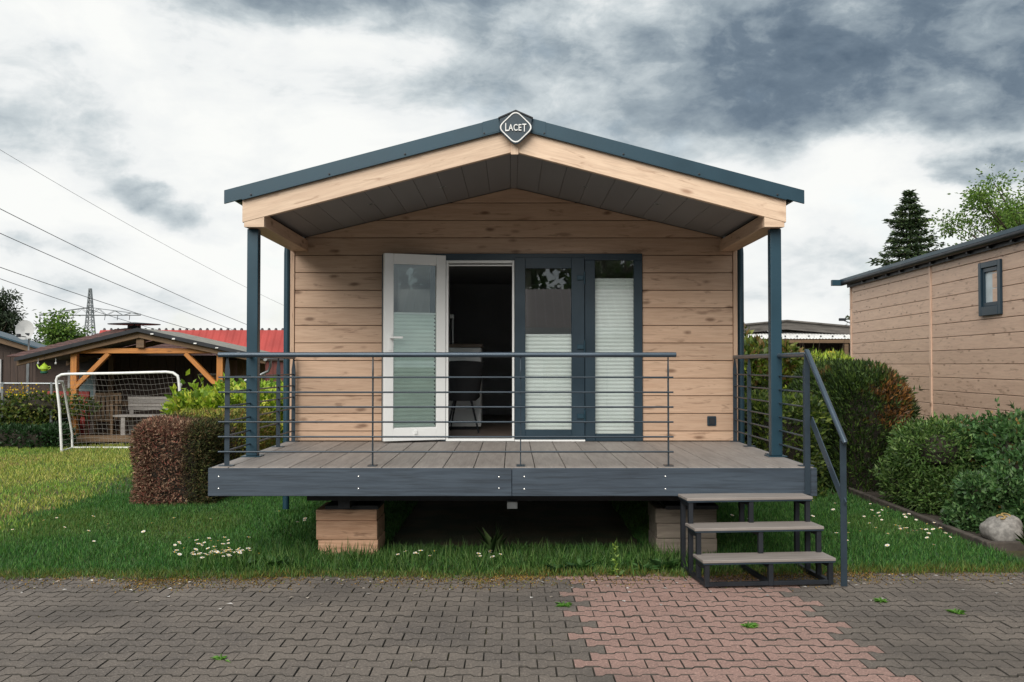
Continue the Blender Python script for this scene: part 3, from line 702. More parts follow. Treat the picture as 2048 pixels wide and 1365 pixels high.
# ================================================================== plants: point samplers
def wob(P, ph, k=3.):
    return (np.sin(P[:, 0]*k+ph)+np.sin(P[:, 1]*k*1.3+ph*2)+np.sin(P[:, 2]*k*1.7+ph*3)+.7*np.sin(P[:, 0]*k*2.7+P[:, 2]*k*2.1+ph))/3.7
def boxshell(n, c, half, rad, depth, lump=.06, ph=0., k=3.):
    """points near the surface of a rounded box standing on the ground, with outward normals"""
    c = np.array(c, float); h = np.array(half, float)
    ar = np.array([h[1]*h[2], h[1]*h[2], h[0]*h[2], h[0]*h[2], h[0]*h[1]]); fc = RNG.choice(5, n, p=ar/ar.sum())
    P = RNG.uniform(-1, 1, (n, 3))*h
    for i, (ax, s) in enumerate(((0, -1), (0, 1), (1, -1), (1, 1), (2, 1))): P[fc == i, ax] = s*h[ax]
    q = P.copy(); inner = h-rad; q[:, 2] = np.maximum(q[:, 2], -h[2])
    b = np.clip(q, -inner, inner); b[:, 2] = np.clip(q[:, 2], -h[2], inner[2])
    d = q-b; L = np.linalg.norm(d, axis=1, keepdims=True)+1e-6; Nn = d/L
    S = b+Nn*rad
    S += Nn*(wob(S+c, ph, k)[:, None]*lump)-Nn*(RNG.random((n, 1))**1.6*depth)
    return S+c, Nn
def blob(n, c, r, depth=.5, lump=.12, ph=0., k=3., lo=-9.):
    d = RNG.normal(size=(n, 3)); d /= np.linalg.norm(d, axis=1, keepdims=True); d[:, 2] = np.where(d[:, 2] < lo, -d[:, 2], d[:, 2])
    r = np.array(r, float); S = d*r
    sc = 1+wob(S+np.array(c), ph, k)*lump-RNG.random(n)**1.5*depth
    return S*sc[:, None]+np.array(c), d
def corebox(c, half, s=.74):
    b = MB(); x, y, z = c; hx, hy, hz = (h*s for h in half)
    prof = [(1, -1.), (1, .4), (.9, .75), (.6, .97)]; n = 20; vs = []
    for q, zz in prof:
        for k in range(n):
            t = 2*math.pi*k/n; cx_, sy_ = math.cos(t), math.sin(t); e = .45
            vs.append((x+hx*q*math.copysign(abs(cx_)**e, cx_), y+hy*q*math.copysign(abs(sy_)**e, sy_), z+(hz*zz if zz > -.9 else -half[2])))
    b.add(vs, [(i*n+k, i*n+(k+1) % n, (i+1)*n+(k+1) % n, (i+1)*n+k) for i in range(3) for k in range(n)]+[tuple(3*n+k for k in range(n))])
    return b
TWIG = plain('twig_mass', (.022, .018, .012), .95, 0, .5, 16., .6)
def hedge(name, c, half, cols, n, size, label, cat, rad=.18, depth=.22, lump=.05, up=.5, wr=.5, mat=None, wts=None, group=None, spread=.7, colfn=None, k=3., stems=0, ph=None, shoots=None):
    base = (c[0], c[1], c[2]-half[2]); t = thing(name, base, label, cat, group)
    ph = RNG.uniform(0, 6) if ph is None else ph
    P, Nn = boxshell(n, c, half, rad, depth, lump, ph, k)
    C = pick(cols, n, .25, wts)
    if colfn is not None: C = colfn(P, C)
    D = Nn+RNG.normal(size=(n, 3))*spread+np.array([0, 0, up])
    if shoots:
        Q, D2 = sprigs(P, Nn, shoots[0], shoots[1], 10); P = np.vstack([P, Q]); D = np.vstack([D, D2]); n = len(P); C = np.vstack([C, pick(cols, len(Q), .25, wts)])
    leafmesh('foliage', mat or LEAF, P, D, size*RNG.uniform(.6, 1.4, n), size*wr*RNG.uniform(.7, 1.3, n), C, t)
    corebox(c, half).build('inner_branches', TWIG, t)
    for i in range(stems):
        x = c[0]+random.uniform(-.7, .7)*half[0]; y = c[1]+random.uniform(-.7, .7)*half[1]
        MB().tube([(x, y, base[2]-.02), (x+random.uniform(-.1, .1), y, c[2])], [.02, .01], 6).build('stem', BARK, t)
    return t
def sprigs(P, Nn, m, L, k, up=.9):
    """short leafy shoots that stick out of the outline"""
    i = RNG.choice(len(P), m); b = P[i]; d = Nn[i]*.7+np.array([0, 0, up])*RNG.random((m, 1))+RNG.normal(size=(m, 3))*.35
    d /= np.linalg.norm(d, axis=1, keepdims=True); u = RNG.random((m, k, 1)); l = L*RNG.uniform(.4, 1.2, (m, 1, 1))
    Q = (b[:, None]+d[:, None]*u*l).reshape(-1, 3); D = np.repeat(d, k, 0)*.8+RNG.normal(size=(m*k, 3))*.7
    return Q, D
def bush(name, c, half, cols, n, size, label, cat, lobes=9, wr=.45, mat=None, wts=None, stems=3, sp=60, spL=.16, seed=1, lob=.42):
    """a free-growing shrub: overlapping lobes of leaves of different size with loose shoots"""
    rs = random.Random(seed); base = (c[0], c[1], c[2]-half[2]); t = thing(name, base, label, cat); PP, NN = [], []; core = MB()
    for i in range(lobes):
        q = [c[0]+rs.uniform(-.62, .62)*half[0], c[1]+rs.uniform(-.62, .62)*half[1], base[2]+half[2]*rs.uniform(.55, 1.55)]
        if i < 4: q[2] = base[2]+half[2]*rs.uniform(.35, .6); q[1] = c[1]-half[1]*rs.uniform(.2, .6)
        r = [half[0]*lob*rs.uniform(.8, 1.35), half[1]*lob*rs.uniform(.8, 1.35), half[2]*lob*1.15*rs.uniform(.75, 1.25)]
        p, d = blob(n//lobes, q, r, .55, .22, rs.uniform(0, 6), 7.); k_ = p[:, 2] > base[2]+.01; PP.append(p[k_]); NN.append(d[k_])
        core.v and None
        m_ = MB().lathe([(0, -.55), (.45, -.35), (.55, 0), (.42, .35), (0, .55)], 10); core.add([(q[0]+x*r[0], q[1]+y*r[1], max(base[2]-.02, q[2]+z*r[2])) for x, y, z in m_.v], m_.f)
    P = np.vstack(PP); Nn = np.vstack(NN); Q, D2 = sprigs(P, Nn, sp, spL, 9)
    D = np.vstack([Nn+RNG.normal(size=P.shape)*.9+np.array([0, 0, .3]), D2]); P = np.vstack([P, Q]); n = len(P)
    leafmesh('foliage', mat or LEAF, P, D, size*RNG.uniform(.55, 1.4, n), size*wr*RNG.uniform(.7, 1.3, n), pick(cols, n, .28, wts), t)
    core.build('inner_branches', TWIG, t)
    for i in range(stems):
        x = c[0]+rs.uniform(-.4, .4)*half[0]; y = c[1]-rs.uniform(.1, .5)*half[1]
        MB().tube([(x, y, base[2]-.02), (x+rs.uniform(-.1, .1), y, base[2]+half[2]*.6), (x+rs.uniform(-.2, .2), y, base[2]+half[2]*1.3)], [.014, .011, .006], 6).build('stem', BARK, t)
    return t
BOXG = [(.055, .10, .020), (.075, .12, .022), (.035, .07, .018), (.11, .14, .03)]
# clipped thuja hedge on the left: dead brown end, green middle, bright hornbeam beyond
def browncol(P, C):
    b = pick([(.17, .095, .062), (.24, .14, .09), (.11, .06, .042), (.20, .070, .05), (.31, .21, .14)], len(P), .25)
    g = wob(P, 1.3, 5.)*.10
    f = np.clip((P[:, 0]+3.90+.25*np.maximum(P[:, 1]-11.7, 0)*0+g)/.12, 0, 1)          # green again towards the house
    f = np.maximum(f, np.clip((P[:, 1]-12.05+g)/.15, 0, 1))
    f = np.maximum(f, ((P[:, 0] < -4.42) & (RNG.random(len(P)) < .3)).astype(float))
    return b*(1-f[:, None])+C*f[:, None]
THU = [(.070, .085, .018), (.10, .115, .022), (.045, .060, .016), (.14, .13, .03), (.12, .07, .03)]
hedge('clipped_hedge', (-4.02, 12.15, .48), (.47, .52, .50), [(.045, .055, .016), (.07, .08, .02), (.03, .04, .014), (.10, .07, .03)], 34000, .046, 'clipped conifer hedge with a dead brown front end beside the terrace', 'hedge', .20, .2, .055, .25, .28, DRY, None, None, .9, browncol, 4., 3)
hedge('clipped_hedge', (-4.0, 13.55, .50), (.62, .75, .52), [(min(.9, a*1.9), min(.9, b*1.9), c*1.5) for a, b, c in THU], 16000, .055, 'yellowish green clipped conifer hedge behind the brown hedge', 'hedge', .2, .2, .05, .6, .3, NEEDLE, None, None, .8)
hedge('hornbeam_hedge', (-4.15, 15.5, .60), (.85, 1.2, .62), [(.27, .38, .04), (.36, .45, .05), (.18, .28, .03), (.42, .44, .06), (.10, .17, .025)], 9000, .10, 'bright yellow-green leafy hedge between goal and terrace', 'hedge', .25, .3, .12, .5, .62, LEAF, shoots=(120, .28))
hedge('laurel_hedge', (-4.1, 18.4, .62), (1.0, 1.2, .62), [(.15, .27, .03), (.22, .34, .04), (.10, .18, .025)], 6500, .11, 'light green hedge seen behind the left terrace railing', 'hedge', .25, .3, .08, .5, .6, LEAF, shoots=(70, .25))
# right side
hedge('laurel_hedge', (3.55, 17.2, .95), (1.05, 1.6, .97), [(.06, .10, .02), (.10, .15, .03), (.16, .18, .04), (.035, .06, .015), (.17, .11, .04)], 9000, .12, 'tall variegated leafy hedge behind the right terrace railing', 'hedge', .3, .3, .14, .5, .6, LEAF, shoots=(90, .35))
hedge('laurel_hedge', (3.35, 13.6, .62), (.50, 1.5, .64), [(.035, .065, .018), (.06, .10, .022), (.10, .15, .03), (.15, .19, .04)], 9000, .075, 'glossy small-leaved hedge just behind the right terrace railing', 'hedge', .25, .3, .10, .4, .5, LEAF)
hedge('thuja_hedge', (4.55, 17.0, .86), (.95, 1.3, .88), [(.20, .29, .03), (.26, .35, .04), (.12, .19, .025), (.30, .35, .06)], 14000, .10, 'fresh yellow-green thuja behind the sloping handrail', 'hedge', .35, .3, .14, .8, .3, NEEDLE, None, None, .6, None, 4., shoots=(120, .22))
def thujapatch(P, C):
    g = wob(P, 2.2, 3.4)+.5*wob(P, .7, 9.)
    f = np.clip((g-.30)/.15, 0, 1)*(P[:, 2] > .6)
    dd = np.minimum(np.linalg.norm((P-np.array([4.98, 12.95, 1.28]))*[1, .5, 1], axis=1)/.30, np.linalg.norm((P-np.array([4.86, 12.85, .98]))*[1, .5, 1], axis=1)/.22)
    f = np.maximum(f*.5, np.clip((1.15-dd+.9*wob(P, 3., 11.))*2., 0, 1)*(RNG.random(len(P)) < .8))
    b = pick([(.20, .085, .022), (.13, .065, .03), (.085, .055, .035), (.26, .12, .03)], len(P), .25)
    return b*f[:, None]+C*(1-f[:, None])
hedge('thuja_hedge', (4.66, 13.95, .80), (.60, 1.2, .84), [(.030, .060, .014), (.045, .085, .018), (.020, .042, .012), (.065, .11, .02)], 30000, .075, 'large dark rounded thuja with rusty brown patches beside the neighbouring home', 'hedge', .48, .22, .11, 1., .28, NEEDLE, None, None, .5, thujapatch, 4.2, shoots=(160, .14))
bush('shrub', (4.80, 11.45, .50), (.55, .95, .52), [(.065, .13, .032), (.10, .18, .045), (.04, .085, .022), (.15, .23, .07)], 26000, .058, 'rounded small-leaved green shrub in the kerbed bed', 'shrub', 12, .34, None, None, 3, 90, .13, 3, .50)
bush('rose_bush', (5.42, 10.75, .54), (.70, .80, .56), [(.050, .12, .04), (.08, .165, .055), (.034, .08, .028), (.12, .21, .08), (.20, .13, .04)], 22000, .062, 'loose rose bush with reddish new leaves behind the boulder', 'shrub', 13, .55, None, [.3, .3, .2, .15, .05], 5, 130, .26, 5, .44)
bush('rose_bush', (5.08, 9.95, .42), (.52, .45, .46), [(.050, .12, .04), (.08, .165, .055), (.034, .08, .028), (.12, .21, .08), (.20, .13, .04)], 14000, .056, 'low dark rose bush right of the boulder', 'shrub', 9, .55, None, [.34, .34, .24, .05, .03], 4, 80, .22, 7, .46)
bush('rose_bush', (6.0, 9.75, .48), (.55, .55, .52), [(.050, .12, .04), (.08, .165, .055), (.034, .08, .028), (.12, .21, .08), (.20, .13, .04)], 12000, .06, 'dark bush at the right edge of the bed', 'shrub', 9, .55, None, [.34, .34, .24, .05, .03], 4, 70, .22, 9, .46)
bush('rose_bush', (4.66, 10.05, .30), (.36, .50, .32), [(.050, .12, .04), (.08, .165, .055), (.034, .08, .028), (.12, .21, .08)], 9000, .055, 'small leafy bush spilling over the kerb left of the boulder', 'shrub', 7, .5, None, None, 2, 60, .2, 21, .5)
# left garden
bush('ivy_hedge', (-10.6, 20.3, .55), (1.9, .4, .55), [(.07, .11, .025), (.11, .15, .03), (.04, .07, .02), (.17, .17, .045)], 15000, .09, 'overgrown climbing plants covering the chain-link fence at left', 'hedge', 16, .6, None, None, 3, 120, .3, 11, .40)
hedge('shrub', (-10.4, 19.75, .20), (1.6, .3, .24), [(.025, .06, .022), (.035, .08, .03), (.018, .042, .016)], 6000, .08, 'low dark green ground shrubs in front of the chain-link fence', 'shrub', .2, .2, .08, .5, .5, LEAF)
n = 70; P = np.column_stack([RNG.normal(-9.95, .22, n), RNG.uniform(19.90, 19.98, n), RNG.normal(1.16, .06, n)])
fl = leafmesh('forsythia', LEAF, P, RNG.normal(size=(n, 3)), .045, .04, pick([(.55, .32, .02), (.80, .55, .04)], n), None, 'stuff'); fl['label'] = 'small yellow blossoms among the climbing plants on the fence'; fl['category'] = 'flowers'
# ================================================================== grass and flowers
def grass(name, n, xr, yr, hgt, wid, keep, colfn, label):
    P = np.column_stack([RNG.uniform(*xr, n), RNG.uniform(*yr, n), np.full(n, -.006)])
    P = P[keep(P)]; n = len(P)
    L = hgt*RNG.uniform(.45, 1.35, n)*(1+.45*wob(P, .4, 2.3)+.25*wob(P, 2., 7.)); D = np.column_stack([RNG.normal(0, .42, n), RNG.normal(0, .42, n), np.ones(n)])
    o = leafmesh(name, GRASSM, P, D, np.maximum(L, .012), wid*RNG.uniform(.6, 1.4, n), colfn(P), None, 'stuff', (0, 0, 0), None, .25)
    tag(o, label, 'grass'); return o
LE = np.vectorize(lambda x: lawn_edge(x))
def lush(P):
    n = len(P); C = pick([(.038, .125, .026), (.058, .17, .034), (.026, .09, .022), (.095, .19, .045)], n, .28)
    e = np.clip(1-(P[:, 1]-LE(P[:, 0]))/.30, 0, 1)*RNG.random(n)
    d = pick([(.20, .15, .03), (.17, .105, .025), (.12, .13, .02)], n, .3)
    w_ = np.clip((wob(P, .9, 1.4)-.25)*1.6, 0, .6)*(RNG.random(n) < .6)
    C = C*(1-w_[:, None])+np.array([.14, .18, .04])*w_[:, None]
    return C*(1-e[:, None])+d*e[:, None]
def yellow_blades(P):  # yellow-green blades with brown patches, greener towards the terrace
    n = len(P)
    g = pick([(.30, .33, .065), (.38, .39, .085), (.20, .27, .05), (.48, .44, .14), (.16, .24, .045)], n, .25)
    gg = np.clip(wob(P, 5.1, 1.7)*1.4+.02, 0, .7); mg = RNG.random(n) < gg; g[mg] = pick([(.16, .28, .045), (.21, .33, .06)], n, .25)[mg]
    b = pick([(.32, .20, .09), (.24, .14, .07), (.38, .26, .13)], n, .25)
    f = np.clip((wob(P, 3.4, .9)+.6*wob(P, 1.1, 2.2)+.10)*2.0, 0, .92)*np.clip(1-(P[:, 1]-14.5)/2.5, .12, 1)
    m = RNG.random(n) < f
    g[m] = b[m]
    l = pick([(.06, .15, .02), (.085, .17, .03)], n, .2); t = np.clip((P[:, 0]+5.15+.14*(P[:, 1]-9.4)+.3*wob(P, 2., 2.))/.45, 0, 1)
    m2 = RNG.random(n) < t; g[m2] = l[m2]
    return g
def inhome(P): return (np.abs(P[:, 0]) < 1.15) & (P[:, 1] > 9.0)
def instack(P): return (P[:, 1] > 8.64) & (P[:, 1] < 9.2) & (((P[:, 0] > -1.73) & (P[:, 0] < -1.17)) | ((P[:, 0] > 1.22) & (P[:, 0] < 1.78)))
bound = lambda P: P[:, 0] > -4.95-.13*(P[:, 1]-9.4)+.30*wob(P, .6, 1.6)+.22*wob(P, 2.6, 4.)+RNG.normal(0, .22, len(P))
grass('lawn_grass', 280000, (-5.6, 4.26), (7.6, 12.6), .052, .0062, lambda P: (P[:, 1] > LE(P[:, 0])-.05*RNG.random(len(P))) & ~inhome(P) & ~instack(P) & bound(P) & (P[:, 0] < 4.24), lush, 'lush green lawn around the terrace')
grass('lawn_grass', 26000, (-5.5, 4.3), (12.6, 20.), .09, .012, lambda P: ~((np.abs(P[:, 0]) < 2.4)) & bound(P), lush, 'lush green lawn along the sides of the home')
grass('lawn_grass', 190000, (-16, -4.4), (7.6, 21.5), .060, .0095, lambda P: (P[:, 1] > LE(np.clip(P[:, 0], -6, 6))) & ~bound(P) & (P[:, 0] > -2.-P[:, 1]*.62), yellow_blades, 'yellowish patchy lawn in front of the football goal')
n = 2900; x = RNG.uniform(-1.2, 2.4, n); keepx = RNG.random(n)
# taller unmown grass in the edge strip below the terrace
P = np.column_stack([RNG.uniform(-2.6, 1.5, n), np.zeros(n), np.full(n, -.006)]); P[:, 1] = LE(P[:, 0])+.18+RNG.random(n)**1.3*.75
P = P[~instack(P)]; n = len(P); D = np.column_stack([RNG.normal(0, .3, n), RNG.normal(-.05, .3, n), np.ones(n)])
t_ = leafmesh('tall_grass', GRASSM, P, D, .115*RNG.uniform(.4, 1.6, n), .0075, pick([(.045, .11, .022), (.07, .15, .03), (.10, .17, .045)], n), None, 'stuff', (0, 0, 0), None, .3); tag(t_, 'taller uncut grass along the terrace front', 'grass')
# moss and debris along the seam
n = 60000; P = np.column_stack([RNG.uniform(-4.6, 4.6, n), np.zeros(n), np.full(n, .001)]); P[:, 1] = LE(P[:, 0])+RNG.normal(-.03, .06, n)-(RNG.random(n)**4)*.34
m_ = (wob(P, 1.8, 2.6)+RNG.normal(0, .5, n)) > .12; P = P[m_]; n = len(P)
t_ = leafmesh('edge_moss', DRY, P, np.column_stack([RNG.normal(size=(n, 2)), np.full(n, .5)]), .014, .011, pick([(.19, .125, .025), (.14, .085, .022), (.10, .11, .018), (.08, .06, .03), (.21, .12, .03)], n, .35), None, 'stuff', (0, 0, 0)); tag(t_, 'yellow-brown moss creeping over the paving edge', 'moss')
n = 110; P = np.column_stack([RNG.uniform(-4.2, 4.4, n), np.zeros(n), np.full(n, .003)]); P[:, 1] = LE(P[:, 0])-.06-RNG.random(n)**1.6*.9
t_ = leafmesh('fallen_petals', DRY, P, np.column_stack([RNG.normal(size=(n, 2)), np.full(n, .02)]), .045*RNG.uniform(.4, 1.2, n), .028, pick([(.42, .40, .37), (.30, .26, .22), (.5, .48, .46)], n, .2), None, 'stuff', (0, 0, 0), np.tile([0, 0, 1.], (n, 1))*3); tag(t_, 'pale fallen petals scattered on the paving edge', 'petals')
n = 900; a = RNG.random(n); P = np.column_stack([RNG.uniform(-3.6, 3.6, n), RNG.uniform(5.2, 7.6, n), np.full(n, -.010)])
row = np.round(P[:, 1]/PITCH); P[:, 1] = (row+.5)*PITCH+RNG.normal(0, .004, n)
t_ = leafmesh('joint_moss', DRY, P, np.column_stack([RNG.normal(size=(n, 2)), np.full(n, .6)]), .011, .009, pick([(.16, .15, .02), (.10, .12, .02)], n, .3), None, 'stuff', (0, 0, 0)); tag(t_, 'tiny moss tufts in the paving joints', 'moss')
# daisies: one flower built, then copied
def daisy_proto():
    t = thing('daisy', (0, 0, 0), 'x', 'daisy')
    b = MB(); n = 10
    for k in range(n):
        a0, a1 = 2*math.pi*(k-.38)/n, 2*math.pi*(k+.38)/n
        b.add([(0, 0, 0), (.019*math.cos(a0), .019*math.sin(a0), .004), (.023*math.cos((a0+a1)/2), .023*math.sin((a0+a1)/2), .003), (.019*math.cos(a1), .019*math.sin(a1), .004)], [(0, 1, 2, 3)])
    p = b.build('petals', PETAL, t, local=True, origin=(0, 0, 0)); p.location = (0, 0, .1)
    c = MB().lathe([(.0085, -.002), (.006, .003), (0, .004)], 7).build('flower_eye', POLLEN, t, local=True, origin=(0, 0, 0)); c.location = (0, 0, .102)
    s = MB().tube([(0, 0, -.01), (.004, 0, .1)], .0016, 4).build('stalk', PALEG, t, local=True, origin=(0, 0, 0)); s.location = (0, 0, 0)
    return t
PALEG = plain('stalk_green', (.07, .14, .03), .6)
clusters = []   # centre x, y, spread x, y, count, label, group
clusters += [(-2.45, 8.32, .19, .065, 60, 'daisy in the dense pinkish white patch left of the timber stack', 'daisies in the dense patch at left'),
             (-2.75, 8.75, .16, .12, 18, 'daisy in the loose scatter above the dense patch at left', 'daisies scattered above the left patch'),
             (-3.9, 9.9, .55, .55, 14, 'daisy standing alone in the lawn before the brown hedge', 'single daisies before the brown hedge'),
             (-2.1, 10.2, .28, .25, 8, 'daisy in the lawn under the left end of the terrace', 'daisies under the left terrace end'),
             (-.86, 8.28, .09, .05, 7, 'daisy in the small tuft right of the left timber stack', 'daisies in the left tuft below the terrace'),
             (-.22, 8.25, .08, .05, 6, 'daisy in the small tuft near the middle of the terrace front', 'daisies in the middle tuft below the terrace'),
             (3.85, 9.35, .22, .18, 26, 'daisy crowding beside the bed kerb near the boulder', 'daisies beside the kerb near the boulder'),
             (3.75, 10.6, .25, .5, 24, 'daisy along the bed kerb further back', 'daisies along the kerb further back'),
             (3.1, 9.4, .35, .35, 14, 'daisy in the lawn right of the steps', 'daisies in the lawn right of the steps'),
             (2.0, 9.9, .3, .4, 8, 'daisy seen through the open steps', 'daisies seen through the steps')]
first = None
for cx_, cy_, sx_, sy_, cnt, lab, grp in clusters:
    for k in range(cnt):
        x = random.gauss(cx_, sx_); y = max(random.gauss(cy_, sy_), lawn_edge(x)+.12)
        if x > 4.15: x = 4.15-random.random()*.2
        if first is None: first = o = daisy_proto()
        else: o = copy_tree(first)
        o.location = (x, y, 0); s = random.uniform(.6, .95); o.scale = (s, s, random.uniform(.75, 1.2)); o.rotation_euler = (random.gauss(.18, .15), random.gauss(0, .15), random.uniform(0, 6.28))
        tag(o, lab, 'daisy', grp)
# broad-leaved weeds along the edge
WEEDM = LEAF
def weed(x, y, n, L, up, cols, lab, wr=.32, name='weed'):
    t = thing(name, (x, y, 0), lab, 'weed'); P = np.tile([x, y, .0], (n, 1))+RNG.normal(size=(n, 3))*[.012, .012, .003]; a = RNG.uniform(0, 6.28, n)
    D = np.column_stack([np.cos(a), np.sin(a), RNG.uniform(.5, 1.5, n)*up])
    leafmesh('leaves', WEEDM, P, D, L*RNG.uniform(.6, 1.2, n), L*wr, pick(cols, n, .2), t, 'stuff', (x, y, 0), np.tile([0, 0, 1.], (n, 1)), -.15)
    MB().tube([(x, y, -.02), (x, y, .03)], .005, 5).build('root_crown', PALEG, t)
    return t
WG = [(.045, .11, .035), (.07, .15, .045), (.035, .085, .03)]
weed(-1.93, 8.13, 40, .14, .8, WG, 'broad-leaved weed left of the pale timber stack')
weed(-2.16, 8.10, 26, .12, 1.2, WG, 'upright leafy weed beside the dense daisy patch')
weed(.34, 7.98, 28, .11, .7, WG, 'toothed weed rosette left of the middle of the paving edge')
weed(.52, 8.02, 34, .13, .9, WG, 'large grey-green weed at the middle of the paving edge')
weed(1.03, 7.98, 14, .13, .9, WG, 'low weed cluster left of the steps')
weed(1.2, 8.05, 30, .14, .7, WG, 'spreading clover-like weeds at the foot of the steps', .6)
weed(4.45, 8.50, 60, .26, 2.4, [(.09, .16, .05), (.13, .20, .07)], 'tuft of long thin grass in front of the kerb corner', .022, 'grass_tuft')
weed(-.18, 8.62, 26, .26, 3., [(.05, .10, .03), (.09, .14, .05)], 'tuft of long thin grass in the shade below the terrace', .02, 'grass_tuft')
t = weed(.79, 7.86, 10, .09, .5, [(.17, .26, .05), (.12, .2, .04)], 'pale upright flowering weed stalk at the paving edge', .4)
n = 40; P = np.column_stack([RNG.normal(.79, .006, n), RNG.normal(7.86, .006, n), RNG.uniform(.02, .24, n)])
leafmesh('flower_stalk', LEAF, P, RNG.normal(size=(n, 3))+[0, 0, .8], .035, .014, pick([(.20, .30, .05), (.13, .22, .04)], n), t)
for x, y, lab in ((.335, 6.86, 'small bright green weed tuft in the grey paving beside the red band'), (1.47, 6.32, 'small bright green weed tuft on the red paving'), (2.55, 6.98, 'small green weed tuft in the grey paving right of the steps'), (2.93, 6.66, 'small green tuft in the dark paving at right'), (-1.65, 5.62, 'tiny green tuft in the grey paving at lower left')):
    weed(x, y, 46 if y > 6 else 20, .055, .35, [(.10, .24, .04), (.15, .32, .06)], lab, .22)
# ================================================================== kerbed bed and boulder
def kerbstone(p, q, lab):
    o = MB().beam((p[0], p[1], -.002), (q[0], q[1], -.002), .07, .15).build('kerb_stone', KERB, None, bevel=.012, seg=2); return tag(o, lab, 'kerb', 'kerb stones edging the bed')
kp = [(4.24+.02*i, 8.98+1.0*i) for i in range(9)]
names = ['first', 'second', 'third', 'fourth', 'fifth', 'sixth', 'seventh', 'eighth']
for i in range(8): kerbstone((kp[i][0], kp[i][1]+.004), (kp[i+1][0], kp[i+1][1]-.004), f'{names[i]} kerb stone of the bed counted from the boulder backwards')
for i in range(3): kerbstone((4.20+i*1.0+.004, 8.93), (5.2+i*1.0-.004, 8.94), ('kerb stone in front of the boulder', 'next kerb stone right of the boulder', 'outermost kerb stone at the right of the bed')[i])
tag(MB().box(4.29, 9, 8.98, 19, -.05, .030).build('planting_bed', SOIL, None), kind='structure')
b = MB(); nu, nv = 22, 14; vs = []
for j in range(nv+1):
    ph_ = math.pi*j/nv-math.pi/2
    for i in range(nu):
        a = 2*math.pi*i/nu; x, y, z = math.cos(ph_)*math.cos(a), math.cos(ph_)*math.sin(a), math.sin(ph_)
        s = 1+.06*math.sin(3*x+1)+.05*math.sin(4*y+2*z)+.03*math.sin(7*x+5*z)
        e = lambda v, p: math.copysign(abs(v)**p, v)
        vs.append((4.535+e(x, .85)*.195*s, 9.30+e(y, .9)*.16*s, .105+e(z, .8)*.135*s*(1+.12*x)))
b.add(vs, [(j*nu+i, j*nu+(i+1) % nu, (j+1)*nu+(i+1) % nu, (j+1)*nu+i) for j in range(nv) for i in range(nu)])
tag(b.build('boulder', STONE, None, smooth=True), 'rounded grey granite boulder lying on the bed kerb', 'boulder')
def horseshoe(c, rz_, tilt, lab):
    pts = [(.032*math.cos(a), .036*math.sin(a), 0) for a in (R(-60+300*k/14) for k in range(15))]
    m = Matrix.Translation(c) @ Matrix.Rotation(tilt, 4, 'X') @ Matrix.Rotation(rz_, 4, 'Z'); b = MB()
    pts = [m @ Vector(p) for p in pts]; u = (m.to_3x3() @ Vector((0, 0, 1)))
    for p, q in zip(pts[:-1], pts[1:]): b.beam(p, q, .015, .007, u)
    return tag(b.build('horseshoe', BRASS), lab, 'horseshoe', 'horseshoes on the boulder')
horseshoe((4.498, 9.235, .246), R(-60), R(22), 'left brass horseshoe on the boulder')
horseshoe((4.560, 9.27, .258), R(25), R(16), 'right brass horseshoe on the boulder')
weed(4.62, 9.12, 12, .10, 1.6, WG, 'small leafy shoot in front of the boulder', .35)
# ================================================================== neighbouring home on the right
NX0, NY0, NYe = 6.19, 11.0, 18.72
NH = thing('neighbour_home', (8.2, 12.5, 0), 'wood-clad neighbouring mobile home with dark eaves at the right edge', 'mobile home')
def nx_at(y): return 6.02+(y-11.0)*.045
ny_rot = math.atan2(7.72, .045*7.72); nrot = Matrix.Rotation(ny_rot, 3, 'Z')
y_near = 6.5
body = MB(); body.prism([(nx_at(NYe)+.03, NYe, 0), (nx_at(y_near)+.03, y_near, 0), (nx_at(y_near)+4.3, y_near, 0), (nx_at(NYe)+4.3, NYe, 0)], (0, 0, 3.14))
nb = body.build('wall', BROWNW, NH)
ztop = 3.20; joints = [NYe-.03, 14.74, 8.4]
k = 0
while True:
    z1 = ztop-k*.1925; z0 = z1-.1925; k += 1
    if z1 < .3: break
    for y0, y1 in ((14.775, NYe-.04), (y_near+.05, 14.705)):
        b = MB(); b.beam((nx_at(y0)+.012, y0, (z0+z1)/2), (nx_at(y1)+.012, y1, (z0+z1)/2), .026, .1858)
        b.build('siding_board', OAKN, nb, bevel=.004, rot=nrot)
for y in (14.74, NYe): MB().beam((nx_at(y)-.004, y, .3), (nx_at(y)-.004, y, ztop), .06, .03, (1, 0, 0)).build('corner_trim', OAKN, NH, rot=Matrix.Rotation(R(90), 3, 'Y'))
MB().prism([(nx_at(NYe)-.14, NYe+.22, 3.225), (nx_at(y_near)-.14, y_near, 3.225), (nx_at(y_near)+2.2, y_near, 3.78), (nx_at(NYe)+2.2, NYe+.22, 3.78)], (0, 0, .05)).build('roof', ANTHM, NH)
gt = MB().tube([(nx_at(NYe)-.10, NYe+.20, 3.20), (nx_at(y_near)-.10, y_near, 3.20)], .045, 10).build('gutter', STEEL, NH, smooth=True)
MB().beam((nx_at(NYe)-.03, NYe+.12, 3.155), (nx_at(y_near)-.03, y_near, 3.155), .02, .09).build('eave_board', STEEL, NH)
MB().box(nx_at(NYe)-.30, nx_at(NYe)-.09, NYe+.16, NYe+.26, 3.155, 3.265).build('gutter_end', ANTHM, NH, bevel=.004)
for i in range(16):
    y = 8+i*.65
    if y < NYe: MB().box(nx_at(y)-.09, nx_at(y)-.0, y, y+.05, 3.125, 3.185).build('gutter_bracket', STEEL, NH)
wy0, wy1 = 12.36, 12.95; wx = nx_at(12.8)
fr_ = MB()
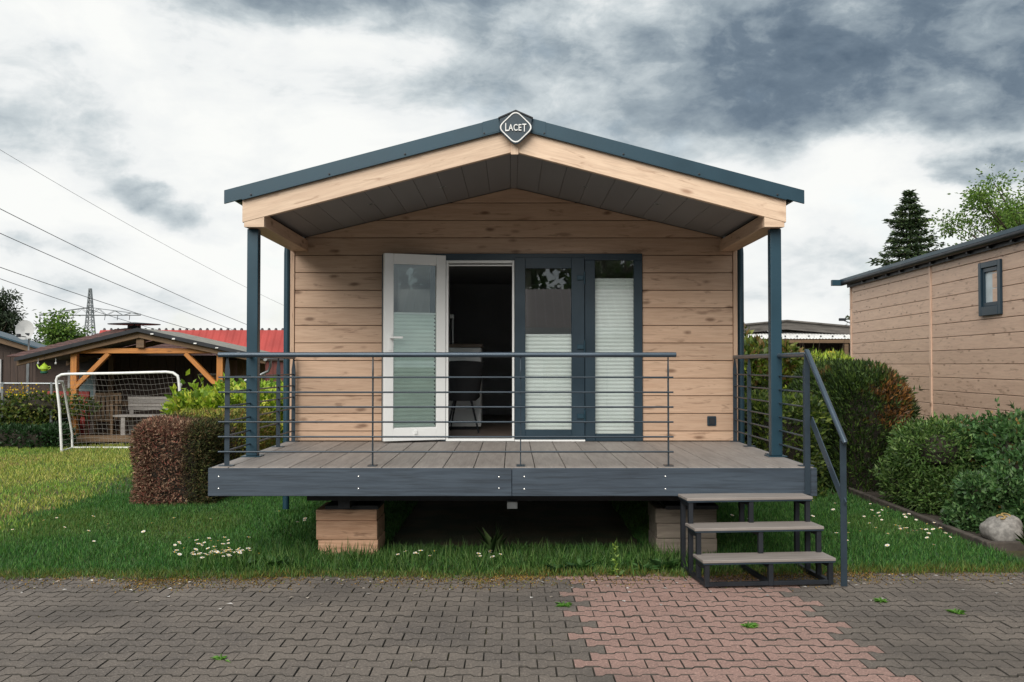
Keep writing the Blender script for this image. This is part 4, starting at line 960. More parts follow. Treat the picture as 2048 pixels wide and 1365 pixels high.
for a, b_, z0, z1 in ((wy0, wy0+.075, 2.28, 2.97), (wy1-.075, wy1, 2.28, 2.97), (wy0+.0755, wy1-.0755, 2.895, 2.97), (wy0+.0755, wy1-.0755, 2.28, 2.40)): fr_.box(wx-.05, wx+.02, a, b_, z0, z1)
wi = fr_.build('window', ANTH, NH, bevel=.006)
sf = MB()
for a, b_, z0, z1 in ((wy0+.077, wy0+.125, 2.402, 2.893), (wy1-.125, wy1-.077, 2.402, 2.893), (wy0+.1255, wy1-.1255, 2.84, 2.893), (wy0+.1255, wy1-.1255, 2.402, 2.45)): sf.box(wx-.03, wx+.02, a, b_, z0, z1)
sf.build('sash', ANTH, wi, bevel=.004)
MB().box(wx-.008, wx+.002, wy0+.12, wy1-.12, 2.445, 2.845).build('pane', plain('frosted_glass', (.46, .53, .56), .35), wi)

# ================================================================== dark garden shed behind the right hedge
DARKOLD = woodmat('dark_weathered_wood', (.12, .11, .10), (.06, .054, .05), (.02, .018, .016), .85, .9, 1.6, .2, .6, .5)
SHD = thing('garden_shed', (8.0, 27, 0), 'low dark shed with weathered gable board and white corrugated lean-to', 'shed')
swall = MB().box(4.6, 11.5, 26.0, 30, 0, 2.42).build('wall', BROWNW, SHD)
for i in range(23):
    x = 4.6+i*.3; MB().box(x+.006, x+.294, 25.97, 25.998, .05, 2.40).build('plank', BROWNW, swall, rot=Matrix.Rotation(R(90), 3, 'Y'))
for sx in (-1, 1):
    MB().prism([(7.02, 25.5, 2.56), (7.02, 25.5, 2.76), (7.02+sx*4.2, 25.5, 2.38), (7.02+sx*4.2, 25.5, 2.20)], (0, .06, 0)).build('gable_board', DARKOLD, SHD, rot=Matrix.Rotation(.0905*sx, 3, 'Y'))
    MB().prism([(7.02, 25.45, 2.765), (7.02, 25.45, 2.805), (7.02+sx*4.3, 25.45, 2.415), (7.02+sx*4.3, 25.45, 2.375)], (0, 5, 0)).build('roof', DARKOLD, SHD)
b = MB(); n = 170; vs = []
for i in range(n+1):
    x = 4.4+i*.04; z = 2.40+(.014 if i % 2 else 0); vs += [(x, 25.05, z-.10), (x, 25.9, z+.12)]
b.add(vs, [(2*i, 2*i+2, 2*i+3, 2*i+1) for i in range(n)]); lt = b.build('lean_to_roof', WHITEP, SHD)
MB().box(4.4, 11.2, 25.02, 25.06, 2.20, 2.285).build('lean_to_beam', MIDW, SHD)
for i in range(22):
    x = 4.5+i*.3; MB().lathe([(.025, 0), (.02, .03), (0, .035)], 8, (x, 25.2, 2.36)).build('roof_screw', STEEL, lt)
for x in (5.6, 7.0, 8.35): MB().box(x, x+.1, 25.05, 25.15, 0, 2.19).build('post', MIDW, SHD)
for x0, x1 in ((6.95, 7.2), (7.55, 7.85), (8.35, 8.8)):
    w_ = MB().box(x0, x1, 25.90, 25.965, .9, 1.98).build('window', OLDW, SHD); MB().box(x0+.05, x1-.05, 25.89, 25.8995, .95, 1.93).build('pane', GLASS, w_)
sg = tag(MB().box(6.55, 6.79, 25.90, 25.93, 1.98, 2.22).build('notice_board', plain('cream_sign', (.42, .40, .26), .7, 0, .1, 9.)), 'small cream notice with dark letters on the shed wall', 'sign')
INK = plain('dark_ink', (.03, .03, .03), .8)
for z, ws in ((2.13, (.03, .05, .03, .04)), (2.05, (.05, .03, .04, .03))):
    x = 6.585
    for w__ in ws: MB().box(x, x+w__, 25.893, 25.8995, z, z+.045).build('printed_mark', INK, sg); x += w__+.016
sg2 = tag(MB().box(6.02, 6.33, 25.90, 25.92, 2.03, 2.19).build('name_board', plain('slate_sign', (.03, .05, .055), .7)), 'narrow dark board with faded pale marks on the shed wall', 'sign')
for z, x0, x1 in ((2.13, 6.05, 6.24), (2.08, 6.08, 6.22)): MB().box(x0, x1, 25.893, 25.8995, z, z+.018).build('printed_mark', OLDW, sg2)
HS = tag(MB().tube([(7.28, 24.4, 1.6), (7.45, 24.4, 1.78), (7.62, 24.4, 1.92), (7.78, 24.4, 1.97), (7.92, 24.4, 1.95), (8.15, 24.4, 1.78), (8.35, 24.4, 1.60), (8.5, 24.4, 1.4)], .018, 8).build('hose', YELLOW, None, smooth=True), 'yellow hose arching over the hedge in front of the dark shed', 'hose')
cb = thing('wall_camera', (8.75, 25.4, 2.5), 'small dark camera on a thin arm at the shed eave', 'camera')
MB().tube([(8.95, 25.4, 2.60), (8.45, 25.4, 2.78)], .012, 6).build('arm', STEEL, cb)
MB().box(8.33, 8.50, 25.36, 25.44, 2.77, 2.84).build('head', STEEL, cb, bevel=.01)
# bare twiggy shrub by the neighbour's corner
tw = thing('bare_shrub', (7.1, 20.5, 0), 'bare brown twigs rising beside the corner of the neighbouring home', 'shrub')
b = MB()
for i in range(30):
    x = 6.55+random.gauss(0, .25); p = Vector((x*.95, 20.5+random.gauss(0, .2), 0)); d = Vector((random.gauss(0, .16), random.gauss(0, .1), 1)); L = random.uniform(1.5, 2.25)
    b.tube([p, p+d*L*.5+Vector((random.gauss(0, .05), 0, 0)), p+d*L], [.012, .008, .003], 5)
b.build('twigs', BARK, tw)
# ================================================================== trees
def tree(name, x, y, H, crown, nleaf, size, cols, label, trunk=.12, clumps=60, mat=None, seed=1, lo=.35, csz=.5, wr=.6, group=None):
    """trunk with limbs reaching into clumps of leaves spread through an uneven crown (cx, cy, cz, rx, ry, rz)"""
    rs = np.random.default_rng(seed); t = thing(name, (x, y, 0), label, 'tree', group)
    cz, rx, ry, rz_ = crown; b = MB()
    b.tube([(x, y, -.1), (x+.05, y, H*.3), (x-.04, y, H*.6), (x, y, cz+rz_*.7)], [trunk, trunk*.8, trunk*.5, trunk*.15], 9)
    PP, DD = [], []
    for i in range(clumps):
        d = rs.normal(size=3); d /= np.linalg.norm(d); r = rs.random()**.45*(1+.25*np.sin(5*d[0]+3*d[2]+seed))
        c = np.array([x, y, cz])+d*np.array([rx, ry, rz_])*r
        if c[2] < H*lo: continue
        s = Vector((x, y, min(c[2]*.75, cz+rz_*.4))); mid = (s+Vector(c))/2+Vector((0, 0, -.08*rz_))
        b.tube([s, mid, Vector(c)], [trunk*.28, trunk*.16, trunk*.05], 5, False)
        k = max(4, int(nleaf/clumps*rs.uniform(.5, 1.5))); sp = csz*rs.uniform(.6, 1.3)
        off = rs.normal(size=(k, 3))*sp*np.array([1, 1, .6]); PP.append(c+off); DD.append(off+rs.normal(size=(k, 3))*sp*.7+np.array([0, 0, -.1]))
    b.build('trunk', BARK, t, smooth=True)
    P = np.vstack(PP); n = len(P)
    leafmesh('crown', mat or LEAF, P, np.vstack(DD), size*rs.uniform(.6, 1.4, n), size*wr, pick(cols, n, .25), t)
    return t
FRESH = [(.085, .16, .025), (.12, .21, .03), (.055, .11, .02), (.16, .24, .05)]
tree('broadleaf_tree', 13.75, 26, 6.7, (4.5, 2.15, 2.0, 2.05), 30000, .085, FRESH, 'fresh green broadleaf tree rising behind the neighbouring home at right', .16, 170, None, 3, .2, .20)
tree('broadleaf_tree', 15.9, 29, 7.6, (5.5, 1.9, 2.0, 2.0), 22000, .09, FRESH, 'taller broadleaf crown cut by the right picture edge', .18, 140, None, 8, .2, .21)
def conifer(name, x, y, H, rmax, label, zlow, cols, seed=1, dens=1.):
    rs = np.random.default_rng(seed); t = thing(name, (x, y, 0), label, 'tree')
    tb = MB().tube([(x, y, -.1), (x, y, H)], [.022*H, .01], 8); PP, DD = [], []
    z = zlow
    while z < H-.1:
        f = (H-z)/(H-zlow); r = rmax*(f**1.0)*rs.uniform(.8, 1.1)+.03; nb_ = int(9+3*rs.random())
        for k in range(nb_):
            a = 2*math.pi*(k+rs.random()*.7)/nb_; L = r*rs.uniform(.72, 1.14); dr = .10-.42*f
            q = np.array([math.cos(a), math.sin(a), dr])
            tb.tube([(x, y, z), tuple(np.array([x, y, z])+q*L*.5-np.array([0, 0, .03*L])), tuple(np.array([x, y, z])+q*L+np.array([0, 0, .09*L]))], [.022, .014, .005], 4, False)
            m_ = int((14+42*L)*dens); u = rs.random(m_)**.75; p = np.array([x, y, z])+q*(u*L)[:, None]; p[:, 2] += .09*L*u*u-.05*rs.random(m_)
            side = np.array([-math.sin(a), math.cos(a), 0]); wdt = (.30*L*(1-u*.75))[:, None]; p += side*wdt*rs.normal(size=(m_, 1))*.75; p += rs.normal(size=(m_, 3))*.035
            PP.append(p); DD.append(q*.8+side*rs.normal(size=(m_, 1))*.9+rs.normal(size=(m_, 3))*.3+np.array([0, 0, -.1]))
        z += (.17+.07*rs.random())*max(.5, H/7)
    tb.build('trunk', BARK, t); P = np.vstack(PP); n = len(P)
    leafmesh('crown', NEEDLE, P, np.vstack(DD), .15*rs.uniform(.6, 1.3, n), .045, pick(cols, n, .25), t)
    return t
conifer('spruce_tree', 12.0, 30, 6.95, 3.2, 'dark pointed spruce behind the neighbouring home', .8, [(.030, .055, .022), (.045, .078, .028), (.022, .042, .018), (.065, .095, .035)], 5, 1.5)
tree('pine_tree', -31.0, 60, 6.3, (4.4, 1.5, 1.5, 1.6), 5500, .26, [(.016, .030, .014), (.024, .042, .018), (.03, .045, .02)], 'dark pine at the left picture edge', .2, 50, NEEDLE, 4, .2, .30, .3)
tree('pine_tree', -28.4, 62, 4.9, (2.9, 1.2, 1.2, 1.7), 2000, .24, [(.016, .030, .014), (.03, .045, .02), (.035, .05, .02)], 'smaller thin pine right of the dark pine at left', .12, 40, NEEDLE, 6, .1, .28, .3)
tree('broadleaf_tree', -18.3, 40, 4.1, (2.6, .95, .9, 1.35), 3000, .15, FRESH, 'light green young tree left of the pylon', .07, 60, None, 12, .15, .22)
tree('broadleaf_tree', -17.0, 41, 2.9, (1.9, .75, .7, .65), 1000, .15, FRESH, 'small light green sapling below the pylon', .05, 24, None, 13, .15, .2)
for i, (x, r) in enumerate(((-22, 2.4), (-26, 2.6), (-30, 2.4), (-35, 3.0))):
    tree('broadleaf_tree', x, 50+2*i, 3.4, (1.7, r, 1.5, 1.3), 1500, .24, [(.03, .06, .02), (.05, .09, .025)], ('bushy dark tree behind the satellite dish', 'bushy dark tree behind the left cabin roof', 'broad dark bush below the left pine', 'far dark bush at the left edge')[i], .1, 40, None, 30+i, .05, .4)
# ================================================================== garden shelter on the left
SHL = thing('garden_shelter', (-7.6, 21.5, 0), 'open timber garden shelter with orange glazed beams and grey roof', 'shelter')
FYs = 20.5
def post_(x, y, z0, z1, w_, m, name='post'): return MB().box(x-w_/2, x+w_/2, y-w_/2, y+w_/2, z0, z1).build(name, m, SHL, bevel=.006, rot=Matrix.Rotation(R(90), 3, 'Y'))
post_(-9.02, FYs, 0, 1.88, .13, ORANGE); post_(-6.02, FYs, 0, 1.88, .13, ORANGE); post_(-9.02, 22.4, 0, 1.85, .12, MIDW); post_(-6.02, 22.4, 0, 1.85, .12, MIDW)
MB().box(-9.2, -5.95, FYs-.06, FYs+.06, 1.885, 1.99).build('tie_beam', ORANGE, SHL, bevel=.005)
for sx, xb in ((1, -9.0), (-1, -6.04)):
    MB().beam((xb, FYs-.012, 1.18), (xb+sx*.69, FYs-.012, 1.884), .09, .11, (0, 1, 0)).build('brace', ORANGE, SHL, bevel=.004, rot=Matrix.Rotation(-sx*R(45.6), 3, 'Y'))
apx, apz = -7.63, 2.36
for sx, ex, ez in ((-1, -10.12, 1.76), (1, -5.05, 1.80)):
    an = math.atan((apz-ez)/abs(ex-apx))*sx; rt = Matrix.Rotation(an, 3, 'Y')
    for y, m in ((20.30, MIDW), (22.55, MIDW)):
        MB().prism([(apx, y, apz-.16), (apx, y, apz-.04), (ex, y, ez-.02), (ex, y, ez-.13)], (0, .08, 0)).build('rafter', m, SHL, bevel=.004, rot=rt)
    rf = MB().prism([(apx, 20.22, apz), (apx, 20.22, apz+.035), (ex-.02*-sx, 20.22, ez+.03), (ex, 20.22, ez-.005)], (0, 2.5, 0)).build('roof', GREYROOF, SHL)
    MB().prism([(apx, 20.195, apz-.035), (apx, 20.195, apz+.042), (ex, 20.195, ez+.036), (ex, 20.195, ez-.04)], (0, .022, 0)).build('roof_edge', STEEL, rf)
    for i in range(9):
        t_ = .12+.085*i; x = apx+(ex-apx)*t_; z = apz+(ez-apz)*t_
        MB().box(x-.03, x+.03, 20.17, 20.194, z-.03+random.uniform(-.01, .01), z-.005).build('lichen_fleck', WHITEP, rf) if i % 2 == 0 and sx > 0 else None
MB().box(apx-.08, apx+.08, 20.36, 20.46, 2.0, 2.22).build('king_post', MIDW, SHL, bevel=.004)
MB().box(-9.05, -5.98, 20.42, 20.56, .07, .20).build('floor_beam', MIDW, SHL, bevel=.005)
MB().box(-9.05, -5.98, 20.57, 22.5, .10, .16).build('floor', MIDW, SHL)
bw = MB().box(-9.08, -5.96, 22.50, 22.53, .1, 1.86).build('back_wall', BROWNW, SHL)
for i in range(15):
    x = -9.05+i*.205; MB().box(x+.004, x+.201, 22.46, 22.499, .12, 1.84).build('plank', BROWNW, bw, rot=Matrix.Rotation(R(90), 3, 'Y'))
sw = MB().box(-5.95, -5.93, 20.6, 22.5, .1, 1.75).build('side_wall', MIDW, SHL)
for i in range(9):
    y = 20.6+i*.21; MB().box(-5.98, -5.951, y+.004, y+.205, .12, 1.72).build('plank', MIDW, sw, rot=Matrix.Rotation(R(90), 3, 'Y'))
MB().box(-9.0, -6.05, 22.40, 22.45, .72, .83).build('wall_rail', MIDW, SHL)
rp = MB()
for i in range(6):
    x = -5.88+i*.10; rp.box(x+.003, x+.097, 21.3, 21.33, .75, 1.70)
for i in range(6): MB().box(-5.90+i*.10+.003, -5.90+i*.10+.097, 21.3, 21.33, .75, 1.78-i*.02).build('plank', MIDW, SHL, rot=Matrix.Rotation(R(90), 3, 'Y'))
MB().box(-5.92, -5.28, 21.26, 21.295, .60, .78).build('wall_rail', ORANGE, SHL)
MB().tube([(-5.02, 20.6, 1.74), (-5.02, 20.6, 1.62), (-5.06, 20.6, 1.52), (-5.35, 20.6, 1.38), (-5.55, 20.6, 1.32)], .03, 8).build('downpipe', GALV, SHL, smooth=True)
MB().tube([(-5.03, 20.2, 1.77), (-5.03, 22.7, 1.77)], .045, 8).build('gutter', GALV, SHL, smooth=True)
# bench in the shelter
BN = thing('garden_bench', (-7.7, 21.0, .16), 'weathered grey plank bench inside the shelter behind the goal', 'bench')
for i in range(4): MB().box(-8.22+random.uniform(-.01, .01), -7.05, 21.30-.012*i, 21.33-.012*i, .685+i*.073, .752+i*.073).build('back_slat', OLDW, BN, bevel=.004)
for y0 in (20.82, 20.97, 21.12): MB().box(-8.36, -7.05, y0, y0+.14, .56, .60).build('seat_plank', OLDW, BN, bevel=.004)
for x in (-8.2, -7.15):
    MB().box(x, x+.09, 20.84, 20.93, .161, .559).build('leg', OLDW, BN, bevel=.004); MB().box(x, x+.09, 21.31, 21.38, .161, .96).build('leg', OLDW, BN, bevel=.004); MB().box(x+.01, x+.08, 20.931, 21.309, .48, .559).build('bearer', OLDW, BN)
# brown armchair and trestle
AC = thing('garden_chair', (-8.75, 21.1, .16), 'brown wooden garden chair in the left of the shelter', 'chair')
for x in (-8.95, -8.42):
    MB().box(x, x+.05, 20.85, 20.9, .161, .80).build('leg', MIDW, AC); MB().box(x, x+.05, 21.3, 21.35, .161, 1.0).build('leg', MIDW, AC); MB().box(x-.01, x+.06, 20.83, 21.3, .801, .83).build('armrest', MIDW, AC)
for i in range(5): MB().box(-8.89+i*.094, -8.83+i*.094, 21.32, 21.345, .50, .99).build('back_slat', MIDW, AC)
MB().box(-8.94, -8.38, 20.9, 21.31, .46, .495).build('seat', MIDW, AC, bevel=.005); MB().box(-8.94, -8.38, 21.315, 21.35, .991, 1.05).build('top_rail', MIDW, AC)
TT = thing('trestle_table', (-6.35, 22.0, .16), 'wooden trestle table with curved fretwork leg at the right of the shelter', 'table')
MB().box(-6.85, -5.99, 21.7, 22.3, 1.42, 1.46).build('tabletop', OLDW, TT, bevel=.004)
for y in (21.8, 22.2):
    pr = [(.20, 1.419), (.20, 1.25), (.11, 1.12), (.16, .98), (.10, .86), (.18, .70), (.20, .40), (.25, .161)]
    MB().prism([(-6.40+x, y, z) for x, z in pr]+[(-6.40-x, y, z) for x, z in reversed(pr)], (0, .04, 0)).build('leg', MIDW, TT, bevel=.003)
CU = thing('hut_window', (-9.55, 22.2, .9), 'blue-grey glazed window with pale frame behind the left shelter post', 'window')
MB().box(-9.86, -9.30, 22.16, 22.19, .92, 1.50).build('pane', plain('pale_glazing', (.20, .29, .31), .25), CU)
f_ = MB()
for a in ((-9.89, -9.84, .89, 1.53), (-9.32, -9.27, .89, 1.53), (-9.8395, -9.3205, 1.48, 1.53), (-9.8395, -9.3205, .89, .94)): f_.box(a[0], a[1], 22.13, 22.159, a[2], a[3])
f_.build('frame', DISH, CU)
# hanging teapot, bulbs
TP = thing('teapot_lantern', (-9.53, 20.25, 1.52), 'lime green teapot lantern hanging under the left eave of the shelter', 'lantern')
MB().lathe([(0, 0), (.05, .0), (.085, .05), (.08, .10), (.04, .13)], 16, (-9.53, 20.25, 1.52)).build('body', LIME, TP, smooth=True)
MB().lathe([(.045, .13), (.03, .15), (.012, .155), (.012, .17), (0, .175)], 12, (-9.53, 20.25, 1.52)).build('lid', LIME, TP, smooth=True)
MB().tube([(-9.61, 20.25, 1.57), (-9.65, 20.25, 1.60), (-9.68, 20.25, 1.66)], [.02, .015, .01], 8).build('spout', LIME, TP, smooth=True)
MB().tube([(-9.455, 20.25, 1.61), (-9.41, 20.25, 1.62), (-9.40, 20.25, 1.58), (-9.45, 20.25, 1.555)], .009, 6).build('handle', LIME, TP, smooth=True)
MB().lathe([(0, -.05), (.05, -.05), (.075, -.03), (.075, -.001)], 14, (-9.53, 20.25, 1.52)).build('green_saucer', plain('green_saucer', (.01, .09, .06), .4), TP, smooth=True)
MB().tube([(-9.53, 20.25, 1.69), (-9.53, 20.25, 1.88)], .003, 4).build('chain', STEEL, TP)
for x, lab in ((-9.68, 'white round bulb left of the teapot lantern'), (-9.32, 'white round bulb right of the teapot lantern')):
    q = MB().lathe([(0, -.025), (.018, -.018), (.025, 0), (.018, .018), (.006, .03), (.006, .10), (0, .10)], 10, (x, 20.3, 1.68)).build('bulb', DISH, None, smooth=True); tag(q, lab, 'bulb', 'festoon bulbs at the shelter')
# ------------------------------------------------------------------ grill hut behind the shelter
GH = thing('grill_hut', (-9.36, 24.6, 0), 'round hut with mossy red-brown shingle roof and flat chimney cap', 'hut')
hx, hy = -9.36, 24.6; hr_ = 2.75
ring = [(hx+hr_*math.cos(R(30+60*k)), hy+hr_*math.sin(R(30+60*k))) for k in range(6)]
ringw = [(hx+2.2*math.cos(R(30+60*k)), hy+2.2*math.sin(R(30+60*k))) for k in range(6)]
MB().prism([(x, y, 0) for x, y in ringw], (0, 0, 1.78)).build('wall', BROWNW, GH)
top = [(hx+.30*math.cos(R(30+60*k)), hy+.30*math.sin(R(30+60*k)), 2.54) for k in range(6)]
rfm = MB().add([(x, y, 1.86) for x, y in ring]+top+[(hx, hy, 2.58)], [(k, (k+1) % 6, 6+(k+1) % 6, 6+k) for k in range(6)]+[(6+k, 6+(k+1) % 6, 12) for k in range(6)]).build('roof', SHINGLE, GH)
for k in range(6):                               # shingle courses as thin steps
    p0, p1 = Vector((*ring[k], 1.86)), Vector((*ring[(k+1) % 6], 1.86)); q0, q1 = Vector(top[k]), Vector(top[(k+1) % 6])
    cb_ = MB()
    for j in range(12):
        a, c = p0.lerp(q0, j/12), p1.lerp(q1, j/12); cb_.beam(a+Vector((0, 0, .012)), c+Vector((0, 0, .012)), .16, .02, (q0-p0).cross(p1-p0))
    cb_.build('shingle_course', SHINGLE, rfm)
MB().tube([(hx, hy, 2.5), (hx, hy, 2.62)], .16, 14).build('chimney', STEEL, GH)
MB().lathe([(0, .0), (.62, .0), (.62, .015), (0, .06)], 24, (hx, hy, 2.645)).build('chimney_cap', STEEL, GH)
for k in range(4): MB().tube([(hx+.13*math.cos(k*1.57+.4), hy+.13*math.sin(k*1.57+.4), 2.61), (hx+.13*math.cos(k*1.57+.4), hy+.13*math.sin(k*1.57+.4), 2.65)], .012, 5).build('cap_strut', STEEL, GH)
n = 60; t_ = RNG.random(n); a_ = RNG.uniform(R(215), R(325), n)
# ------------------------------------------------------------------ red hall
RH = thing('red_hall', (-6, 29, 0), 'long low building with red corrugated metal roof behind the shelter', 'building')
b = MB(); vs = []; n = 200
for i in range(n+1):
    x = -12.0+i*.05; z = .022 if i % 4 in (1, 2) else 0; vs += [(x, 28.2-z, 1.86), (x, 28.95-z, 2.66)]
b.add(vs, [(2*i, 2*i+2, 2*i+3, 2*i+1) for i in range(n)]); rr_ = b.build('roof', REDM, RH)
MB().prism([(-12, 29.0, 2.655), (-12, 32.0, 1.9), (-12, 32, 1.86), (-12, 29, 2.61)], (10, 0, 0)).build('roof', REDM, RH)
for i in range(50): MB().lathe([(.05, -.02), (.03, .035), (0, .045)], 6, (-11.9+i*.2, 29.0, 2.68)).build('ridge_cap', STEEL, rr_)
MB().box(-12, -2, 28.3, 31.7, 0, 1.84).build('wall', plain('red_wall', (.12, .035, .028), .8, 0, .2, 3.), RH)
for i in range(30): MB().box(-8+i*.2+.004, -8+i*.2+.196, 28.26, 28.299, .1, 1.82).build('plank', MT['red_wall'], RH)
MB().tube([(-12, 28.15, 1.83), (-2, 28.15, 1.83)], .05, 8).build('gutter', GALV, RH, smooth=True)
# ------------------------------------------------------------------ dark cabin at far left, dish, fence
CB = thing('dark_cabin', (-15, 27, 0), 'dark brown cabin with timber verge at the left picture edge', 'cabin')
MB().box(-18.5, -12.75, 27.0, 27.5, 0, 2.0).build('wall', BROWNW, CB)
MB().prism([(-18.5, 27.0, 2.0), (-12.75, 27.0, 2.0), (-15.6, 27.0, 2.88)], (0, .45, 0)).build('gable', BROWNW, CB)
for i in range(28): MB().box(-18.4+i*.2+.004, -18.4+i*.2+.196, 26.96, 26.999, .1, 2.0).build('plank', BROWNW, CB, rot=Matrix.Rotation(R(90), 3, 'Y'))
for sx in (-1, 1):
    MB().prism([(-15.6, 26.6, 2.80), (-15.6, 26.6, 2.98), (-15.6+sx*3.25, 26.6, 1.98), (-15.6+sx*3.25, 26.6, 1.83)], (0, .05, 0)).build('verge_board', MIDW, CB, rot=Matrix.Rotation(math.atan(.308)*sx, 3, 'Y'))
    MB().prism([(-15.6, 26.5, 2.985), (-15.6, 26.5, 3.03), (-15.6+sx*3.35, 26.5, 1.99), (-15.6+sx*3.35, 26.5, 1.95)], (0, 1.0, 0)).build('roof', ANTHM, CB)
w_ = MB().box(-14.5, -13.82, 26.90, 26.955, .9, 1.8).build('window', DISH, CB); MB().box(-14.44, -13.88, 26.89, 26.8995, .96, 1.74).build('pane', GLASS, w_)
MB().tube([(-13.12, 26.93, .1), (-13.12, 26.93, 1.95)], .03, 6).build('downpipe', GALV, CB)
SD = thing('satellite_dish', (-12.45, 25.5, 0), 'white satellite dish on a pole above the dark cabin', 'satellite dish')
MB().tube([(-12.40, 25.5, 0), (-12.40, 25.5, 2.42)], .022, 8).build('pole', GALV, SD)
rm = Matrix.Rotation(R(18), 3, 'Z') @ Matrix.Rotation(R(72), 3, 'X'); b = MB(); b.lathe([(0, .05), (.10, .046), (.19, .028), (.265, .0), (.268, -.008), (.19, .018), (0, .04)], 28)
b.v = [tuple(rm @ Vector((x*.82, y, -z))+Vector((-12.47, 25.42, 2.54))) for x, y, z in b.v]; b.build('reflector', DISH, SD, smooth=True)
MB().tube([(-12.41, 25.36, 2.36), (-12.46, 25.10, 2.38)], .012, 6).build('feed_arm', STEEL, SD); MB().box(-12.49, -12.41, 25.02, 25.12, 2.35, 2.43).build('receiver', STEEL, SD, bevel=.01); MB().box(-12.46, -12.36, 25.42, 25.5, 2.36, 2.46).build('bracket', STEEL, SD)
CF = thing('chain_link_fence', (-10.3, 20.2, 0), 'grey chain-link fence with tube rail at the far left', 'fence')
for x in (-12.3, -10.32, -8.98-.35): MB().tube([(x, 20.15, 0), (x, 20.15, 1.30)], .03, 8).build('post', GALV, CF, smooth=True)
MB().tube([(-13.5, 20.15, 1.29), (-9.15, 20.15, 1.27)], .018, 8).build('top_rail', GALV, CF, smooth=True)
b = MB()
for i in range(70):
    x = -13.4+i*.0625
    for s in (-1, 1): b.tube([(x, 20.16, .05 if s > 0 else 1.26), (x+.6, 20.16, 1.26 if s > 0 else .05)], .0025, 3, False) if x+.6 < -9.2 else None
o = b.build('wire_mesh', GALV, CF); o['kind'] = 'stuff'
tp = thing('plastic_sheet', (-9.55, 20.7, 0), 'turquoise plastic sheet draped behind the fence by the goal', 'sheet')
b = MB(); vs = []
for i in range(9):
    for j in range(7): vs.append((-9.95+i*.09, 20.75+.05*math.sin(i*1.3+j), .95-.035*abs(i-4)-j*.06+.02*math.sin(i*2)))
b.add(vs, [(i*7+j, i*7+j+1, (i+1)*7+j+1, (i+1)*7+j) for i in range(8) for j in range(6)]); b.build('sheet', BLUEC, tp, smooth=True)
MB().box(-9.95, -9.2, 20.85, 21.2, 0, .60).build('covered_crate', MIDW, tp)
tag(MB().box(-10.0, -9.1, 21.4, 21.46, .0, 1.08).build('red_board', REDM, None, bevel=.01), 'red board standing behind the fence and the turquoise sheet', 'board')
# ================================================================== football goal
GO = thing('football_goal', (-7.55, 19.1, 0), 'small white tubular football goal with net on the left lawn', 'goal')
g = [(-8.52, 18.84, .0), (-8.56, 18.82, .8), (-8.62, 18.80, 1.36), (-8.60, 18.80, 1.42), (-8.52, 18.80, 1.465), (-8.42, 18.80, 1.475), (-7.5, 18.8, 1.49), (-6.55, 18.8, 1.515), (-6.42, 18.8, 1.50), (-6.33, 18.8, 1.44), (-6.31, 18.80, 1.36), (-6.24, 18.8, .7), (-6.18, 18.80, 0)]
MB().tube(g, .026, 10).build('front_frame', WHITEP, GO, smooth=True)
for x0, x1 in ((-8.60, -8.62), (-6.31, -6.42)):
    MB().tube([(x0, 18.83, 1.34), (x0+.03, 18.95, 1.33), (x1+.02, 19.1, 1.18), (x1, 19.50, .30), (x1, 19.52, .02)], .022, 8).build('side_stay', WHITEP, GO, smooth=True)
    MB().tube([(x0+.08, 18.86, .025), (x1, 19.50, .025)], .02, 8).build('ground_bar', WHITEP, GO, smooth=True)
MB().tube([(-8.60, 19.52, .03), (-6.40, 19.52, .03)], .02, 8).build('ground_bar', WHITEP, GO, smooth=True)
NETM = plain('net_cord', (.30, .28, .26), .9)
b = MB(); nxn, nzn = 26, 15
def netp(u, v):
    x = -8.58+2.2*u; top_ = Vector((x, 18.82, 1.46+.04*u)); bot = Vector((x, 19.50, .04)); p = top_.lerp(bot, v)
    p.y += .16*math.sin(math.pi*v)*math.sin(math.pi*u); p.z -= .05*math.sin(math.pi*u)*math.sin(math.pi*v)+.012*math.sin(u*17+v*9); return p
for i in range(nxn+1): b.tube([netp(i/nxn, j/nzn) for j in range(nzn+1)], .0024, 3, False)
for j in range(1, nzn): b.tube([netp(i/nxn, j/nzn) for i in range(nxn+1)], .0024, 3, False)
for sx, u in ((-1, 0), (1, 1)):
    for j in range(1, nzn):
        p = netp(u, j/nzn); b.tube([(p.x, 18.83, p.z), tuple(p)], .0024, 3, False)
o = b.build('net', NETM, GO); o['kind'] = 'stuff'
# ================================================================== pylon and power lines
PY = thing('pylon', (-127.3, 300, 0), 'distant lattice power pylon with one wide cross arm', 'pylon')
b = MB(); pxc, pyc = -127.3, 300.
def leg(z): return 2.3-(2.3-.25)*min(1, z/25.)**.75 if z < 25 else .25
zs = [0, 3, 6, 8.5, 10.5, 12.3, 14, 15.5, 17, 18.5, 20, 21.3, 22.5, 23.6, 24.7]; rr0 = .13
cs = ((-1, -1), (1, -1), (1, 1), (-1, 1))
for z0, z1 in zip(zs[:-1], zs[1:]):
    a, c = leg(z0), leg(z1)
    for k in range(4):
        s, s2 = cs[k], cs[(k+1) % 4]
        b.tube([(pxc+s[0]*a, pyc+s[1]*a, z0), (pxc+s[0]*c, pyc+s[1]*c, z1)], rr0*1.35, 4, False)
        b.tube([(pxc+s[0]*a, pyc+s[1]*a, z0), (pxc+s2[0]*c, pyc+s2[1]*c, z1)], rr0*.7, 3, False)
        b.tube([(pxc+s2[0]*a, pyc+s2[1]*a, z0), (pxc+s[0]*c, pyc+s[1]*c, z1)], rr0*.7, 3, False)
b.build('tower', GALV, PY)
b = MB(); z0 = 16.6
